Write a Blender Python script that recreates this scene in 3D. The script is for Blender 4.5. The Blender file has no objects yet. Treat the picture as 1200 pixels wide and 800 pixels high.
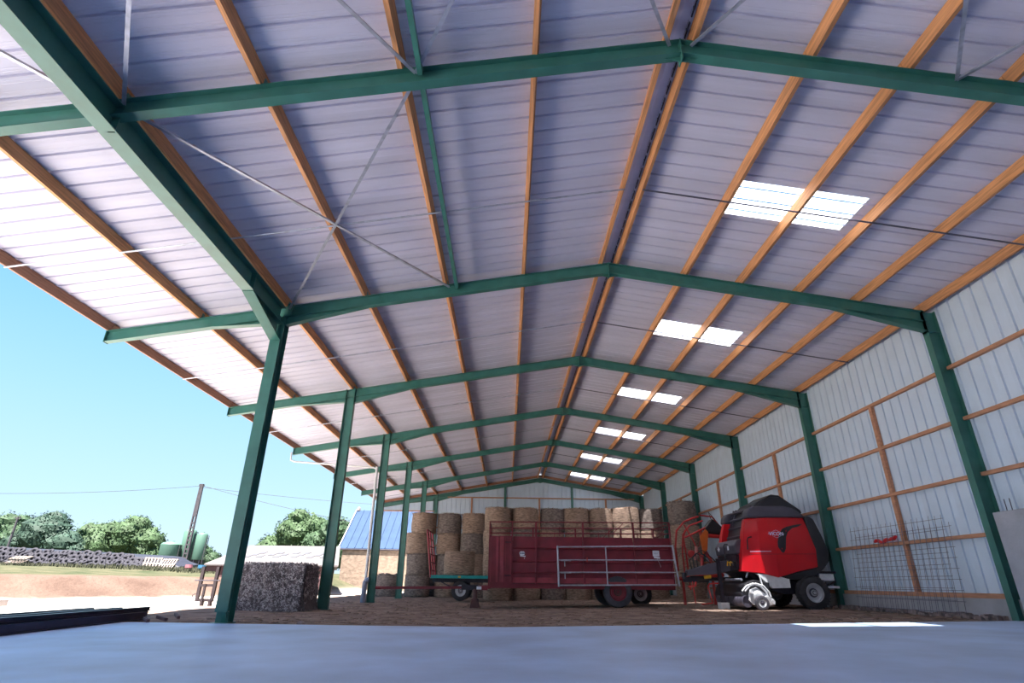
import bpy, math, random
from mathutils import Vector, Matrix, noise
random.seed(7)
scene = bpy.context.scene
COL = scene.collection

# ------------------------------------------------------------------ camera
def make_camera():
    pi_, ya, ro, h = 0.41064, 0.003475, 0.012407, 0.7673
    r0 = Vector((math.cos(ya), -math.sin(ya), 0))
    fw = Vector((math.cos(pi_) * math.sin(ya), math.cos(pi_) * math.cos(ya), math.sin(pi_)))
    up = Vector((-math.sin(pi_) * math.sin(ya), -math.sin(pi_) * math.cos(ya), math.cos(pi_)))
    r = r0 * math.cos(ro) + up * math.sin(ro)
    u = up * math.cos(ro) - r0 * math.sin(ro)
    cam = bpy.data.cameras.new('camera')
    cam.sensor_width = 36.0
    cam.lens = 648.457 / 1200 * 36
    cam.clip_end = 800
    o = bpy.data.objects.new('camera', cam)
    m = Matrix((r, u, -fw)).transposed().to_4x4()
    m.translation = (0, 0, h)
    o.matrix_world = m
    COL.objects.link(o)
    scene.camera = o
make_camera()

# ------------------------------------------------------------------ sky, sun, exposure
SUN_DIR = Vector((0.9, 2.3, -7.4)).normalized()
SUN_E = 8.3
SKY_S = 0.60
EXPO = 1.9
w = bpy.data.worlds.new('sky')
scene.world = w
w.use_nodes = True
nt = w.node_tree
nt.nodes.clear()
tc = nt.nodes.new('ShaderNodeTexCoord')
sp = nt.nodes.new('ShaderNodeSeparateXYZ')
cr = nt.nodes.new('ShaderNodeValToRGB')
bg = nt.nodes.new('ShaderNodeBackground')
wo = nt.nodes.new('ShaderNodeOutputWorld')
nt.links.new(tc.outputs['Generated'], sp.inputs[0])
nt.links.new(sp.outputs['Z'], cr.inputs[0])
nt.links.new(cr.outputs[0], bg.inputs[0])
nt.links.new(bg.outputs[0], wo.inputs[0])
els = cr.color_ramp.elements
els[0].position = 0.0;  els[0].color = (0.37, 0.465, 0.53, 1)
els[1].position = 1.0;  els[1].color = (0.045, 0.14, 0.40, 1)
for pos, c in ((0.10, (0.30, 0.44, 0.535)), (0.25, (0.215, 0.385, 0.53)), (0.45, (0.115, 0.305, 0.50))):
    e = els.new(pos); e.color = (*c, 1)
bg.inputs[1].default_value = SKY_S
sun = bpy.data.lights.new('sun', 'SUN')
sun.energy = SUN_E
sun.color = (1.0, 0.95, 0.89)
sun.angle = 0.009
so = bpy.data.objects.new('sun', sun)
so.rotation_euler = SUN_DIR.to_track_quat('-Z', 'Y').to_euler()
so.location = (0, -10, 30)
COL.objects.link(so)
vs = scene.view_settings
vs.view_transform = 'Standard'
vs.look = 'None'
vs.gamma = 1
vs.use_curve_mapping = False
vs.exposure = EXPO
scene.cycles.max_bounces = 10
scene.cycles.diffuse_bounces = 6
scene.cycles.transparent_max_bounces = 12

# ------------------------------------------------------------------ materials
MATS = {}
def mat(name, col, rough=0.6, metal=0.0, var=0.15, scale=4.0, stretch=(1, 1, 1), bump=0.0, bscale=None, detail=4, coord='Object', col2=None):
    m = bpy.data.materials.new(name)
    m.use_nodes = True
    t = m.node_tree
    b = t.nodes['Principled BSDF']
    b.inputs['Roughness'].default_value = rough
    b.inputs['Metallic'].default_value = metal
    tc = t.nodes.new('ShaderNodeTexCoord')
    mp = t.nodes.new('ShaderNodeMapping')
    mp.inputs['Scale'].default_value = stretch
    t.links.new(tc.outputs[coord], mp.inputs[0])
    n = t.nodes.new('ShaderNodeTexNoise')
    n.inputs['Scale'].default_value = scale
    n.inputs['Detail'].default_value = detail
    t.links.new(mp.outputs[0], n.inputs['Vector'])
    r = t.nodes.new('ShaderNodeValToRGB')
    c1 = [max(0, c * (1 - var)) for c in col]
    c2 = col2 or [min(1, c * (1 + var)) for c in col]
    r.color_ramp.elements[0].position = 0.3
    r.color_ramp.elements[1].position = 0.7
    r.color_ramp.elements[0].color = (*c1, 1)
    r.color_ramp.elements[1].color = (*c2, 1)
    t.links.new(n.outputs[0], r.inputs[0])
    t.links.new(r.outputs[0], b.inputs['Base Color'])
    if bump:
        n2 = t.nodes.new('ShaderNodeTexNoise')
        n2.inputs['Scale'].default_value = bscale or scale * 3
        n2.inputs['Detail'].default_value = 5
        t.links.new(mp.outputs[0], n2.inputs['Vector'])
        bp = t.nodes.new('ShaderNodeBump')
        bp.inputs['Strength'].default_value = bump
        bp.inputs['Distance'].default_value = 0.05
        t.links.new(n2.outputs[0], bp.inputs['Height'])
        t.links.new(bp.outputs[0], b.inputs['Normal'])
    MATS[name] = m
    return m

GREEN = mat('green_paint', (0.040, 0.165, 0.140), 0.36, 0, 0.15, 3)
WOOD = mat('orange_timber', (0.56, 0.265, 0.115), 0.65, 0, 0.28, 3, (12, 0.6, 12), 0.15, 20)
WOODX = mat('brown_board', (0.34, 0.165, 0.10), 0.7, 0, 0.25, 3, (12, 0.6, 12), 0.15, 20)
GIRT = mat('girt_timber', (0.50, 0.25, 0.15), 0.7, 0, 0.22, 3, (6, 1, 6), 0.1, 20)
SHEET = mat('grey_roof_sheet', (0.60, 0.60, 0.74), 0.5, 0.05, 0.08, 1.2, (0.3, 2, 1))  # lavender cast of the indoor light is put into the sheet colour
CLAD = mat('pale_cladding', (0.62, 0.74, 0.88), 0.6, 0.0, 0.05, 1.5)  # blue of the sky light is mixed into this wall colour
GALV = mat('galvanised_steel', (0.42, 0.45, 0.55), 0.4, 0.6, 0.2, 8)
RODM = mat('dark_rod_steel', (0.12, 0.12, 0.17), 0.5, 0.5, 0.2, 8)
DKSTEEL = mat('dark_steel', (0.035, 0.03, 0.045), 0.4, 0.4, 0.3, 6)
CONC = mat('concrete_wall_grey', (0.36, 0.37, 0.41), 0.85, 0, 0.18, 1.6, (1, 1, 1), 0.2, 14)
RED = mat('trailer_red', (0.19, 0.016, 0.032), 0.42, 0, 0.22, 3)
RACKR = mat('rack_crimson', (0.30, 0.02, 0.045), 0.45, 0, 0.2, 3)
RED2 = mat('bright_red_paint', (0.62, 0.008, 0.015), 0.28, 0, 0.1, 2)
RED3 = mat('machine_red', (0.50, 0.03, 0.03), 0.4, 0, 0.15, 6)
BLACKP = mat('black_plastic', (0.018, 0.018, 0.024), 0.45, 0, 0.2, 5)
GREYP = mat('grey_plastic', (0.075, 0.07, 0.10), 0.5, 0, 0.15, 4)
RUBBER = mat('tyre_rubber', (0.035, 0.033, 0.04), 0.7, 0, 0.25, 9)
OLDT = mat('old_tyre_rubber', (0.020, 0.018, 0.028), 0.8, 0, 0.3, 6)
TYREG = mat('dusty_tyre_rubber', (0.06, 0.058, 0.075), 0.7, 0, 0.3, 6)
RIMS = mat('silver_rim', (0.52, 0.53, 0.58), 0.35, 0.1, 0.1, 9)
WHITEM = mat('white_metal', (0.78, 0.80, 0.84), 0.4, 0.0, 0.1, 9)
TEAL = mat('teal_paint', (0.015, 0.33, 0.33), 0.5, 0, 0.15, 6)
YEL = mat('yellow_paint', (0.75, 0.42, 0.03), 0.5, 0, 0.1, 6)
STICK = mat('white_sticker', (0.75, 0.78, 0.88), 0.5, 0, 0.05, 6)
INK = mat('grey_ink', (0.16, 0.18, 0.26), 0.6, 0, 0.05, 6)
LETTER = mat('pale_lettering', (0.72, 0.68, 0.95), 0.4, 0, 0.02, 6)
STRAW = mat('straw', (0.35, 0.25, 0.195), 0.9, 0, 0.5, 16, (0.35, 0.35, 1.6), 0.8, 60)
STRAWD = mat('weathered_straw', (0.22, 0.18, 0.165), 0.9, 0, 0.5, 14, (0.5, 0.5, 1.2), 0.8, 50)
HAYB = mat('grey_chopped_straw', (0.11, 0.095, 0.105), 0.9, 0, 0.45, 18, (1, 1, 1), 0.8, 45)
HAYD = mat('dark_straw_bits', (0.18, 0.15, 0.165), 0.9, 0, 0.4, 5)
RACKD = mat('rack_dark_paint', (0.022, 0.013, 0.017), 0.6, 0, 0.3, 5)
RED_PALE = mat('pale_trailer_red', (0.27, 0.035, 0.055), 0.5, 0, 0.25, 4)  # paler than the side red, so door ribs and sill stand out
HAYBITS = mat('pale_straw_bits', (0.50, 0.46, 0.48), 0.8, 0, 0.3, 5)
TRUNK = mat('bark', (0.12, 0.09, 0.07), 0.9, 0, 0.3, 6)
TARP = mat('black_tarp', (0.022, 0.02, 0.03), 0.5, 0, 0.3, 2)
SILO = mat('pale_green_tank', (0.085, 0.165, 0.125), 0.5, 0, 0.12, 0.6)
POLEM = mat('pole_concrete', (0.07, 0.06, 0.07), 0.8, 0, 0.2, 4)
BLUER = mat('slate_blue_roof', (0.034, 0.060, 0.115), 0.7, 0.0, 0.1, 1.5)
BLUER.node_tree.nodes['Principled BSDF'].inputs['Specular IOR Level'].default_value = 0.1
STONE = mat('rubble_stone_wall', (0.23, 0.165, 0.125), 0.9, 0, 0.32, 3.2, (1, 1, 1.5), 0.4, 5)
FIBRO = mat('fibre_cement_roof', (0.125, 0.11, 0.112), 0.85, 0, 0.2, 1.1)
SHEDW = mat('shed_dark_board', (0.10, 0.05, 0.055), 0.8, 0, 0.3, 3)
PALLET = mat('pallet_wood', (0.24, 0.19, 0.165), 0.8, 0, 0.2, 5)
PVC = mat('grey_pvc', (0.22, 0.25, 0.36), 0.45, 0, 0.08, 5)
PVCW = mat('pale_pvc', (0.62, 0.63, 0.66), 0.45, 0, 0.08, 5)
STEELP = mat('stacked_steel', (0.05, 0.045, 0.085), 0.33, 0.5, 0.25, 3)
PALE = mat('pale_board', (0.55, 0.52, 0.52), 0.7, 0, 0.1, 3)
ROCK = mat('stone_rubble', (0.25, 0.2, 0.2), 0.9, 0, 0.35, 9)
SLAB = mat('concrete_slab', (0.46, 0.60, 0.84), 0.5, 0, 0.18, 0.9, (1, 1, 1), 0.06, 30, 6)  # slab looks blue from sky light; that blue is painted into its colour
LEAF = [mat('leaf_green_%d' % i, c, 0.65, 0, 0.38, 0.55, (1, 1, 1)) for i, c in enumerate(
    [(0.040, 0.072, 0.036), (0.050, 0.085, 0.038), (0.030, 0.056, 0.040)])]
for m_ in LEAF:
    b_ = m_.node_tree.nodes['Principled BSDF']
    b_.inputs['Specular IOR Level'].default_value = 0.2

def ground_material():
    m = bpy.data.materials.new('earth_and_sand')
    m.use_nodes = True
    t = m.node_tree
    b = t.nodes['Principled BSDF']
    b.inputs['Roughness'].default_value = 0.95
    b.inputs['Specular IOR Level'].default_value = 0.1
    tc = t.nodes.new('ShaderNodeTexCoord')
    at = t.nodes.new('ShaderNodeAttribute'); at.attribute_name = 'zone'
    sep = t.nodes.new('ShaderNodeSeparateColor')
    t.links.new(at.outputs['Color'], sep.inputs[0])
    def noise_ramp(scale, a, c, det=5):
        n = t.nodes.new('ShaderNodeTexNoise'); n.inputs['Scale'].default_value = scale; n.inputs['Detail'].default_value = det
        t.links.new(tc.outputs['Object'], n.inputs['Vector'])
        r = t.nodes.new('ShaderNodeValToRGB')
        r.color_ramp.elements[0].position = .32; r.color_ramp.elements[1].position = .68
        r.color_ramp.elements[0].color = (*a, 1); r.color_ramp.elements[1].color = (*c, 1)
        t.links.new(n.outputs[0], r.inputs[0])
        return r, n
    dirt, nd = noise_ramp(2.2, (0.17, 0.115, 0.095), (0.36, 0.265, 0.22), 9)
    sand, _ = noise_ramp(0.7, (0.58, 0.52, 0.455), (0.70, 0.63, 0.55))
    berm, _ = noise_ramp(0.5, (0.085, 0.054, 0.042), (0.14, 0.094, 0.074), 7)
    grass, _ = noise_ramp(0.8, (0.04, 0.05, 0.025), (0.10, 0.09, 0.055), 7)
    cur = dirt
    prev = dirt.outputs[0]
    for src, ch in ((sand, 0), (berm, 1), (grass, 2)):
        mx = t.nodes.new('ShaderNodeMix'); mx.data_type = 'RGBA'
        t.links.new(sep.outputs[ch], mx.inputs[0])
        t.links.new(prev, mx.inputs[6]); t.links.new(src.outputs[0], mx.inputs[7])
        prev = mx.outputs[2]
    t.links.new(prev, b.inputs['Base Color'])
    n2 = t.nodes.new('ShaderNodeTexNoise'); n2.inputs['Scale'].default_value = 5; n2.inputs['Detail'].default_value = 8
    t.links.new(tc.outputs['Object'], n2.inputs['Vector'])
    bp = t.nodes.new('ShaderNodeBump'); bp.inputs['Strength'].default_value = .8; bp.inputs['Distance'].default_value = .12
    t.links.new(n2.outputs[0], bp.inputs['Height']); t.links.new(bp.outputs[0], b.inputs['Normal'])
    return m
EARTH = ground_material()

def skylight_material():
    m = bpy.data.materials.new('translucent_sheet')
    m.use_nodes = True
    t = m.node_tree
    t.nodes.clear()
    o = t.nodes.new('ShaderNodeOutputMaterial')
    tr = t.nodes.new('ShaderNodeBsdfTransparent'); tr.inputs[0].default_value = (0.95, 0.97, 1, 1)
    tl = t.nodes.new('ShaderNodeBsdfTranslucent'); tl.inputs[0].default_value = (0.92, 0.95, 1, 1)
    mx = t.nodes.new('ShaderNodeMixShader'); mx.inputs[0].default_value = 0.68
    t.links.new(tr.outputs[0], mx.inputs[1]); t.links.new(tl.outputs[0], mx.inputs[2])
    t.links.new(mx.outputs[0], o.inputs[0])
    return m
SKYL = skylight_material()

# ------------------------------------------------------------------ mesh helpers
V = Vector
class B:
    """collects geometry in world coordinates"""
    def __init__(s): s.v = []; s.f = []
    def add(s, vs, fs):
        k = len(s.v); s.v += [tuple(x) for x in vs]; s.f += [tuple(i + k for i in f) for f in fs]; return s
    def box(s, x0, x1, y0, y1, z0, z1):
        return s.add([(x0,y0,z0),(x1,y0,z0),(x1,y1,z0),(x0,y1,z0),(x0,y0,z1),(x1,y0,z1),(x1,y1,z1),(x0,y1,z1)],
                     [(0,3,2,1),(4,5,6,7),(0,1,5,4),(1,2,6,5),(2,3,7,6),(3,0,4,7)])
    def bar(s, A, C, w, h, up=(0, 0, 1)):
        A = V(A); C = V(C); d = (C - A).normalized(); up = V(up)
        sd = d.cross(up)
        if sd.length < 1e-4: sd = d.cross(V((1, 0, 0)))
        sd.normalize(); u = sd.cross(d).normalized()
        p = []
        for e in (A, C):
            for a, b in ((-1, -1), (1, -1), (1, 1), (-1, 1)):
                p.append(e + sd * a * w / 2 + u * b * h / 2)
        return s.add(p, [(0,1,2,3),(7,6,5,4),(0,4,5,1),(1,5,6,2),(2,6,7,3),(3,7,4,0)])
    def tube(s, pts, r, n=8, closed=False):
        pts = [V(p) for p in pts]; k0 = len(s.v); rings = []
        prevn = None
        for i, p in enumerate(pts):
            if i == 0: d = pts[1] - p
            elif i == len(pts) - 1: d = p - pts[-2]
            else: d = (pts[i+1] - p).normalized() + (p - pts[i-1]).normalized()
            d.normalize()
            if prevn is None:
                a = V((0, 0, 1)) if abs(d.z) < .9 else V((1, 0, 0))
                nn = d.cross(a).normalized()
            else:
                nn = (prevn - d * prevn.dot(d)).normalized()
            prevn = nn; bb = d.cross(nn)
            rr = r[i] if isinstance(r, (list, tuple)) else r
            rings.append([p + (nn * math.cos(2*math.pi*j/n) + bb * math.sin(2*math.pi*j/n)) * rr for j in range(n)])
        vs = [q for R in rings for q in R]
        fs = []
        for i in range(len(rings) - 1):
            for j in range(n):
                fs.append((i*n+j, i*n+(j+1)%n, (i+1)*n+(j+1)%n, (i+1)*n+j))
        fs.append(tuple(range(n-1, -1, -1))); fs.append(tuple((len(rings)-1)*n+j for j in range(n)))
        return s.add(vs, fs)
    def lathe(s, C, axis, prof, n=24):
        """prof: (t along axis, radius)"""
        C = V(C); ax = V(axis).normalized()
        a = V((0, 0, 1)) if abs(ax.z) < .9 else V((1, 0, 0))
        nn = ax.cross(a).normalized(); bb = ax.cross(nn)
        vs = []; fs = []
        for t, r in prof:
            for j in range(n):
                vs.append(C + ax*t + (nn*math.cos(2*math.pi*j/n) + bb*math.sin(2*math.pi*j/n))*r)
        for i in range(len(prof)-1):
            for j in range(n):
                fs.append((i*n+j, i*n+(j+1)%n, (i+1)*n+(j+1)%n, (i+1)*n+j))
        fs.append(tuple(range(n-1, -1, -1))); fs.append(tuple((len(prof)-1)*n+j for j in range(n)))
        return s.add(vs, fs)
    def prism(s, poly, ext):
        """poly: 3-D points, ext: vector"""
        n = len(poly); e = V(ext)
        vs = [V(p) for p in poly] + [V(p) + e for p in poly]
        fs = [tuple(range(n-1, -1, -1)), tuple(range(n, 2*n))]
        for i in range(n): fs.append((i, (i+1) % n, n+(i+1) % n, n+i))
        return s.add(vs, fs)
    def xz(s, pts, y0, y1): return s.prism([(x, y0, z) for x, z in pts], (0, y1-y0, 0))
    def ibeam(s, A, C, d, fw, tf=.014, tw=.01, up=(0, 0, 1)):
        """A, C: centre of the lower face of the bottom flange"""
        A = V(A); C = V(C); up = V(up)
        s.bar(A + up*tf/2, C + up*tf/2, fw, tf, up)
        s.bar(A + up*(d-tf/2), C + up*(d-tf/2), fw, tf, up)
        s.bar(A + up*d/2, C + up*d/2, tw, d-2*tf, up)
        return s
    def loft(s, rings):
        n = len(rings[0]); vs = [p for R in rings for p in R]; fs = []
        for i in range(len(rings)-1):
            for j in range(n): fs.append((i*n+j, i*n+(j+1)%n, (i+1)*n+(j+1)%n, (i+1)*n+j))
        fs.append(tuple(range(n-1, -1, -1))); fs.append(tuple((len(rings)-1)*n+j for j in range(n)))
        return s.add(vs, fs)

def world_loc(p):
    l = V((0, 0, 0))
    while p is not None: l += p.location; p = p.parent
    return l
def obj(name, b, m, parent=None, smooth=False, bevel=0):
    """links ONE mesh object; geometry in b is in world coordinates"""
    me = bpy.data.meshes.new(name)
    off = world_loc(parent) if parent is not None else V((0, 0, 0))
    vs = b.v
    loc = V((0, 0, 0))
    if parent is None:
        xs = [v[0] for v in vs]; ys = [v[1] for v in vs]; zs = [v[2] for v in vs]
        loc = V(((min(xs)+max(xs))/2, (min(ys)+max(ys))/2, min(zs)))
        off = loc
    me.from_pydata([(v[0]-off.x, v[1]-off.y, v[2]-off.z) for v in vs], [], b.f)
    me.materials.append(m)
    if smooth:
        me.polygons.foreach_set('use_smooth', [True]*len(me.polygons))
        try: me.set_sharp_from_angle(angle=0.7)
        except Exception: pass
    me.update()
    o = bpy.data.objects.new(name, me)
    o.location = loc
    if bevel:
        md = o.modifiers.new('bevel', 'BEVEL'); md.width = bevel; md.segments = 2; md.limit_method = 'ANGLE'
    COL.objects.link(o)
    o.parent = parent
    return o
def thing(name, loc, label, cat, group=None):
    o = bpy.data.objects.new(name, None); o.empty_display_size = .2
    o.location = loc; COL.objects.link(o)
    return tag(o, label, cat, group)
def tag(o, label, cat, group=None, kind=None):
    o['label'] = label; o['category'] = cat
    if group: o['group'] = group
    if kind: o['kind'] = kind
    return o
def setting(name, b=None, m=None):
    if b is None:
        o = bpy.data.objects.new(name, None); COL.objects.link(o)
    else: o = obj(name, b, m)
    o['kind'] = 'structure'
    return o
def inst(name, src, loc, parent=None, rot=None):
    """another piece sharing src's mesh, placed by loc relative to the parent"""
    o = src.copy(); o.name = name; COL.objects.link(o)
    o.parent = parent if parent is not None else src.parent
    o.location = loc
    if rot: o.rotation_euler = rot
    return o
def copy_thing(root, loc, rotz=None, label=None):
    r = root.copy(); COL.objects.link(r); r.location = loc
    if rotz is not None: r.rotation_euler = (0, 0, rotz)
    if label: r['label'] = label
    for ch in list(root.children):
        c = ch.copy(); COL.objects.link(c); c.parent = r
        for g in ch.children:
            d = g.copy(); COL.objects.link(d); d.parent = c
    return r
def gz(x): return max(0.0, min(0.22, 0.02 * x))

# ------------------------------------------------------------------ building dimensions
XL, XR, XA, ZA = -5.25, 9.75, 2.35, 7.606
SL, SR = 0.172, 0.163
RD = 0.27                     # rafter depth
PD = 0.20                     # purlin depth
FY = [5.55 + 6*k for k in range(-3, 7)]       # -12.45 ... 41.55
def zu(x):                    # underside of the rafters
    return ZA - SL*(XA-x) if x < XA else ZA - SR*(x-XA)
def zt(x): return zu(x) + RD
def zs(x): return zu(x) + RD + PD
UL = V((SL, 0, -1)); 

# ------------------------------------------------------------------ ground and slab
def sstep(a, b, x):
    t = max(0, min(1, (x-a)/(b-a))); return t*t*(3-2*t)
def terrain(x, y):
    t = (x + 9.6) * -0.83 + (y - 35) * 0.55
    if x > -9.5: t = min(t, (-9.5 - x) * 2)
    z = 0.85*sstep(0, 3.2, t) + 0.55*sstep(3.5, 22, t)
    z *= sstep(10.5, 15, -x)
    k = sstep(11, 12.5, y) if x > -9 else 1
    z += gz(x)
    if y > 11.2 and x < 9.6 and x > -40:
        z += 0.035 * noise.noise(V((x*1.1, y*1.1, 0))) * (1 if abs(x) < 14 else 2)
    return z, t
def build_ground():
    xs = [-160,-120,-95,-75,-60,-52,-46,-42]+[-40+i*1.0 for i in range(20)]+[-20+.45*i for i in range(67)]+[10.3,11,12,14,18,25,40,70]
    ys = [-60,-40,-25,-15,-8,-2,4,8,10]+[11.3+.4*i for i in range(80)]+[43.4+i*1.2 for i in range(20)]+[70,76,84,95,110,130,160,210,300]
    b = B(); zone = []
    for y in ys:
        for x in xs:
            z, t = terrain(x, y)
            if -14 < y < 11.5 and -8.9 < x < 9.9: z = -0.12
            b.v.append((x, y, z))
            under = sstep(-9.9, -8.7, x) * (1 - sstep(42, 43.5, y)) * sstep(-30, -20, y)  # dark earth reaches unseen ground behind the camera, to weaken light from there
            sand = 1 - under
            be = sstep(-.3, .5, t) * sstep(10.5, 13, -x)
            gr = sstep(3.2, 4.2, t + .5*noise.noise(V((x*.4, y*.4, 3)))) * sstep(10.5, 13, -x)
            zone.append((sand, be, gr, 1))
    nx = len(xs)
    for j in range(len(ys)-1):
        for i in range(nx-1):
            b.f.append((j*nx+i, j*nx+i+1, (j+1)*nx+i+1, (j+1)*nx+i))
    me = bpy.data.meshes.new('ground')
    me.from_pydata(b.v, [], b.f); me.materials.append(EARTH)
    ca = me.color_attributes.new('zone', 'FLOAT_COLOR', 'POINT')
    for i, c in enumerate(zone): ca.data[i].color = c
    me.polygons.foreach_set('use_smooth', [True]*len(me.polygons))
    o = bpy.data.objects.new('ground', me); COL.objects.link(o); o['kind'] = 'structure'
build_ground()

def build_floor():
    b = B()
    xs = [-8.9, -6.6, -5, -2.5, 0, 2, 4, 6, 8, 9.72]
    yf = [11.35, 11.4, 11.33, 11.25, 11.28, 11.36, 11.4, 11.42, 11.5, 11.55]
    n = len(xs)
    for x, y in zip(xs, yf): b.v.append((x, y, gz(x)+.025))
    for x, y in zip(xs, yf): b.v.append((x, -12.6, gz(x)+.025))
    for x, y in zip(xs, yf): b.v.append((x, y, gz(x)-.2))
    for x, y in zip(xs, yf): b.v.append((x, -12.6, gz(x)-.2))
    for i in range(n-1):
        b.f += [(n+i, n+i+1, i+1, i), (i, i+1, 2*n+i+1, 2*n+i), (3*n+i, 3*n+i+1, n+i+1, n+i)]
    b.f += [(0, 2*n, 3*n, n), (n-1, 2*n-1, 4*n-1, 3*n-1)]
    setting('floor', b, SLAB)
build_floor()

# ------------------------------------------------------------------ roof (ceiling) and its pieces
ceiling = setting('ceiling')
def rib_profile(W=1.0, h=.038):
    """(offset, height) across one metre of trapezoidal sheet: three main ribs, small stiffeners in the pans"""
    p = [(0, 0)]
    for c in (1/6, 3/6, 5/6):
        c *= W
        for s_ in (-.105, -.062):
            p += [(c+s_-.008, 0), (c+s_, .0035), (c+s_+.008, 0)]
        p += [(c-.026, 0), (c-.018, h), (c+.018, h), (c+.026, 0)]
        for s_ in (.062, .105):
            p += [(c+s_-.008, 0), (c+s_, .0035), (c+s_+.008, 0)]
    p.append((W, 0))
    return p
def sheet(xa, xb, zf, y=0):
    b = B(); pr = rib_profile()
    for x in (xa, xb):
        for o_, h in pr: b.v.append((x, y+o_, zf(x)+h))
    n = len(pr)
    for i in range(n-1): b.f.append((i, i+1, n+i+1, n+i))
    return b
y_first = 8.3 - 21  # roof runs one unseen bay farther, added to cut light from behind
left0 = obj('roof_sheet', sheet(-9.3, XA-.10, zs), SHEET, ceiling)
right0 = obj('roof_sheet', sheet(XA+.10, XR+.25, zs), SHEET, ceiling)
right_up = obj('roof_sheet', sheet(XA+.10, 4.32, zs), SHEET, ceiling)
right_low = obj('roof_sheet', sheet(6.62, XR+.25, zs), SHEET, ceiling)
sky0 = obj('skylight_sheet', sheet(4.27, 6.68, lambda x: zs(x)-.006), SKYL, ceiling)
first = {}
def place_sheet(src, y):
    if id(src) not in first:
        first[id(src)] = 1; src.location = (0, y, 0)
    else: inst(src.name.split('.')[0], src, (0, y, 0), ceiling)
for i in range(55):
    y = y_first + i
    if y > 41.4: break
    place_sheet(left0, y)
    k = (y - 8.3) / 6
    if abs(k - round(k)) < .01 and 0 <= round(k) <= 5:
        place_sheet(right_up, y); place_sheet(right_low, y); place_sheet(sky0, y)
    else: place_sheet(right0, y)
# ridge cap with notched closure strips
b = B()
b.prism([(XA-.28, -12.7, zs(XA-.28)+.045), (XA, -12.7, zs(XA)+.07), (XA+.28, -12.7, zs(XA+.28)+.045),
         (XA+.28, -12.7, zs(XA+.28)+.05), (XA, -12.7, zs(XA)+.078), (XA-.28, -12.7, zs(XA-.28)+.05)], (0, 54.4, 0))
obj('ridge_cap', b, SHEET, ceiling)
for sx in (-1, 1):
    b = B(); x = XA + sx*.12
    for j in range(162):
        y = y_first + (j+.5)/3
        b.box(x-.008, x+.008, y-.125, y+.125, zs(x)-.03, zs(x)+.05)
    o = obj('ridge_closure', b, DKSTEEL, ceiling)
    o['kind'] = 'stuff'

PL = [(-9.12, .055), (-7.14, .07), (-5.20, .07), (-3.42, .07), (-1.55, .07), (0.30, .07), (2.17, .075)]
PR = [(2.55, .06), (4.19, .07), (5.50, .07), (6.86, .07), (8.20, .07), (9.66, .075)]
for x, wd in PL + PR:
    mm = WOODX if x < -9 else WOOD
    dep = PD
    src = None
    for k in range(9):
        y0 = FY[k]; y1 = FY[k+1]
        if src is None:
            b = B(); zc = zs(x) - dep/2 - .004
            e0 = .0; b.bar((x, y0+.005, zc), (x, y1-.005, zc), wd, dep, (SL if x < XA else -SR, 0, 1))
            src = obj('purlin', b, mm, ceiling)
        else: inst('purlin', src, (0, 6*k, 0), ceiling)
        # angle cleat at the frame
        if k == 0:
            b = B(); b.box(x+wd/2, x+wd/2+.008, y0-.05, y0+.05, zt(x)-.01, zt(x)+.14)
            cl = obj('purlin_cleat', b, GREEN, ceiling)
        elif x > -9: inst('purlin_cleat', cl, (0, 6*k, 0), ceiling)
# timber running under the sheets against the end wall
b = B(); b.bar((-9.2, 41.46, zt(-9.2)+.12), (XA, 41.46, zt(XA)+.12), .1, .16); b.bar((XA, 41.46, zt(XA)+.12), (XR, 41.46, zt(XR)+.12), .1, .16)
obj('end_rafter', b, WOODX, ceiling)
# mid-bay tie rods
for k in range(9):
    y = FY[k] + 3.15
    for (xa, xb) in ((-9.15, XA-.15), (XA-.15, XA+.2), (XA+.2, XR-.05)):
        if xb - xa < 1: continue
        b = B(); b.tube([(xa, y, zt(xa)-.02), (xb, y, zt(xb)-.02)], .017, 6)
        obj('tie_rod', b, GALV if xa < -5 else RODM, ceiling)
# green struts beside the third purlin
for y0 in (-.45, 5.55):
    b = B(); x = -1.28; b.bar((x, y0+.06, zt(x)-.1), (x, y0+5.94, zt(x)-.1), .07, .10)
    obj('strut', b, GREEN, ceiling)
def brace(x0, y0, x1, y1, m=GALV):
    b = B(); dy = .05
    b.bar((x0, y0, zt(x0)-.09), (x1, y1, zt(x1)-.09), .05, .006, (0, 0, 1))
    b.bar((x0, y0+.0, zt(x0)-.068), (x1, y1, zt(x1)-.068), .006, .045, (0, 0, 1))
    obj('brace', b, m, ceiling)
for a, c in ((-5.15, -1.35), (-1.35, 2.2), (2.5, 6.1), (6.1, 9.6)):
    brace(a, 5.5, c, -.4); brace(c, 5.5, a, -.4)
brace(-9.0, -.4, -5.45, 5.5)
brace(-1.38, 5.62, -5.12, 11.48)
brace(-5.15, 5.62, -1.45, 11.48)

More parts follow.
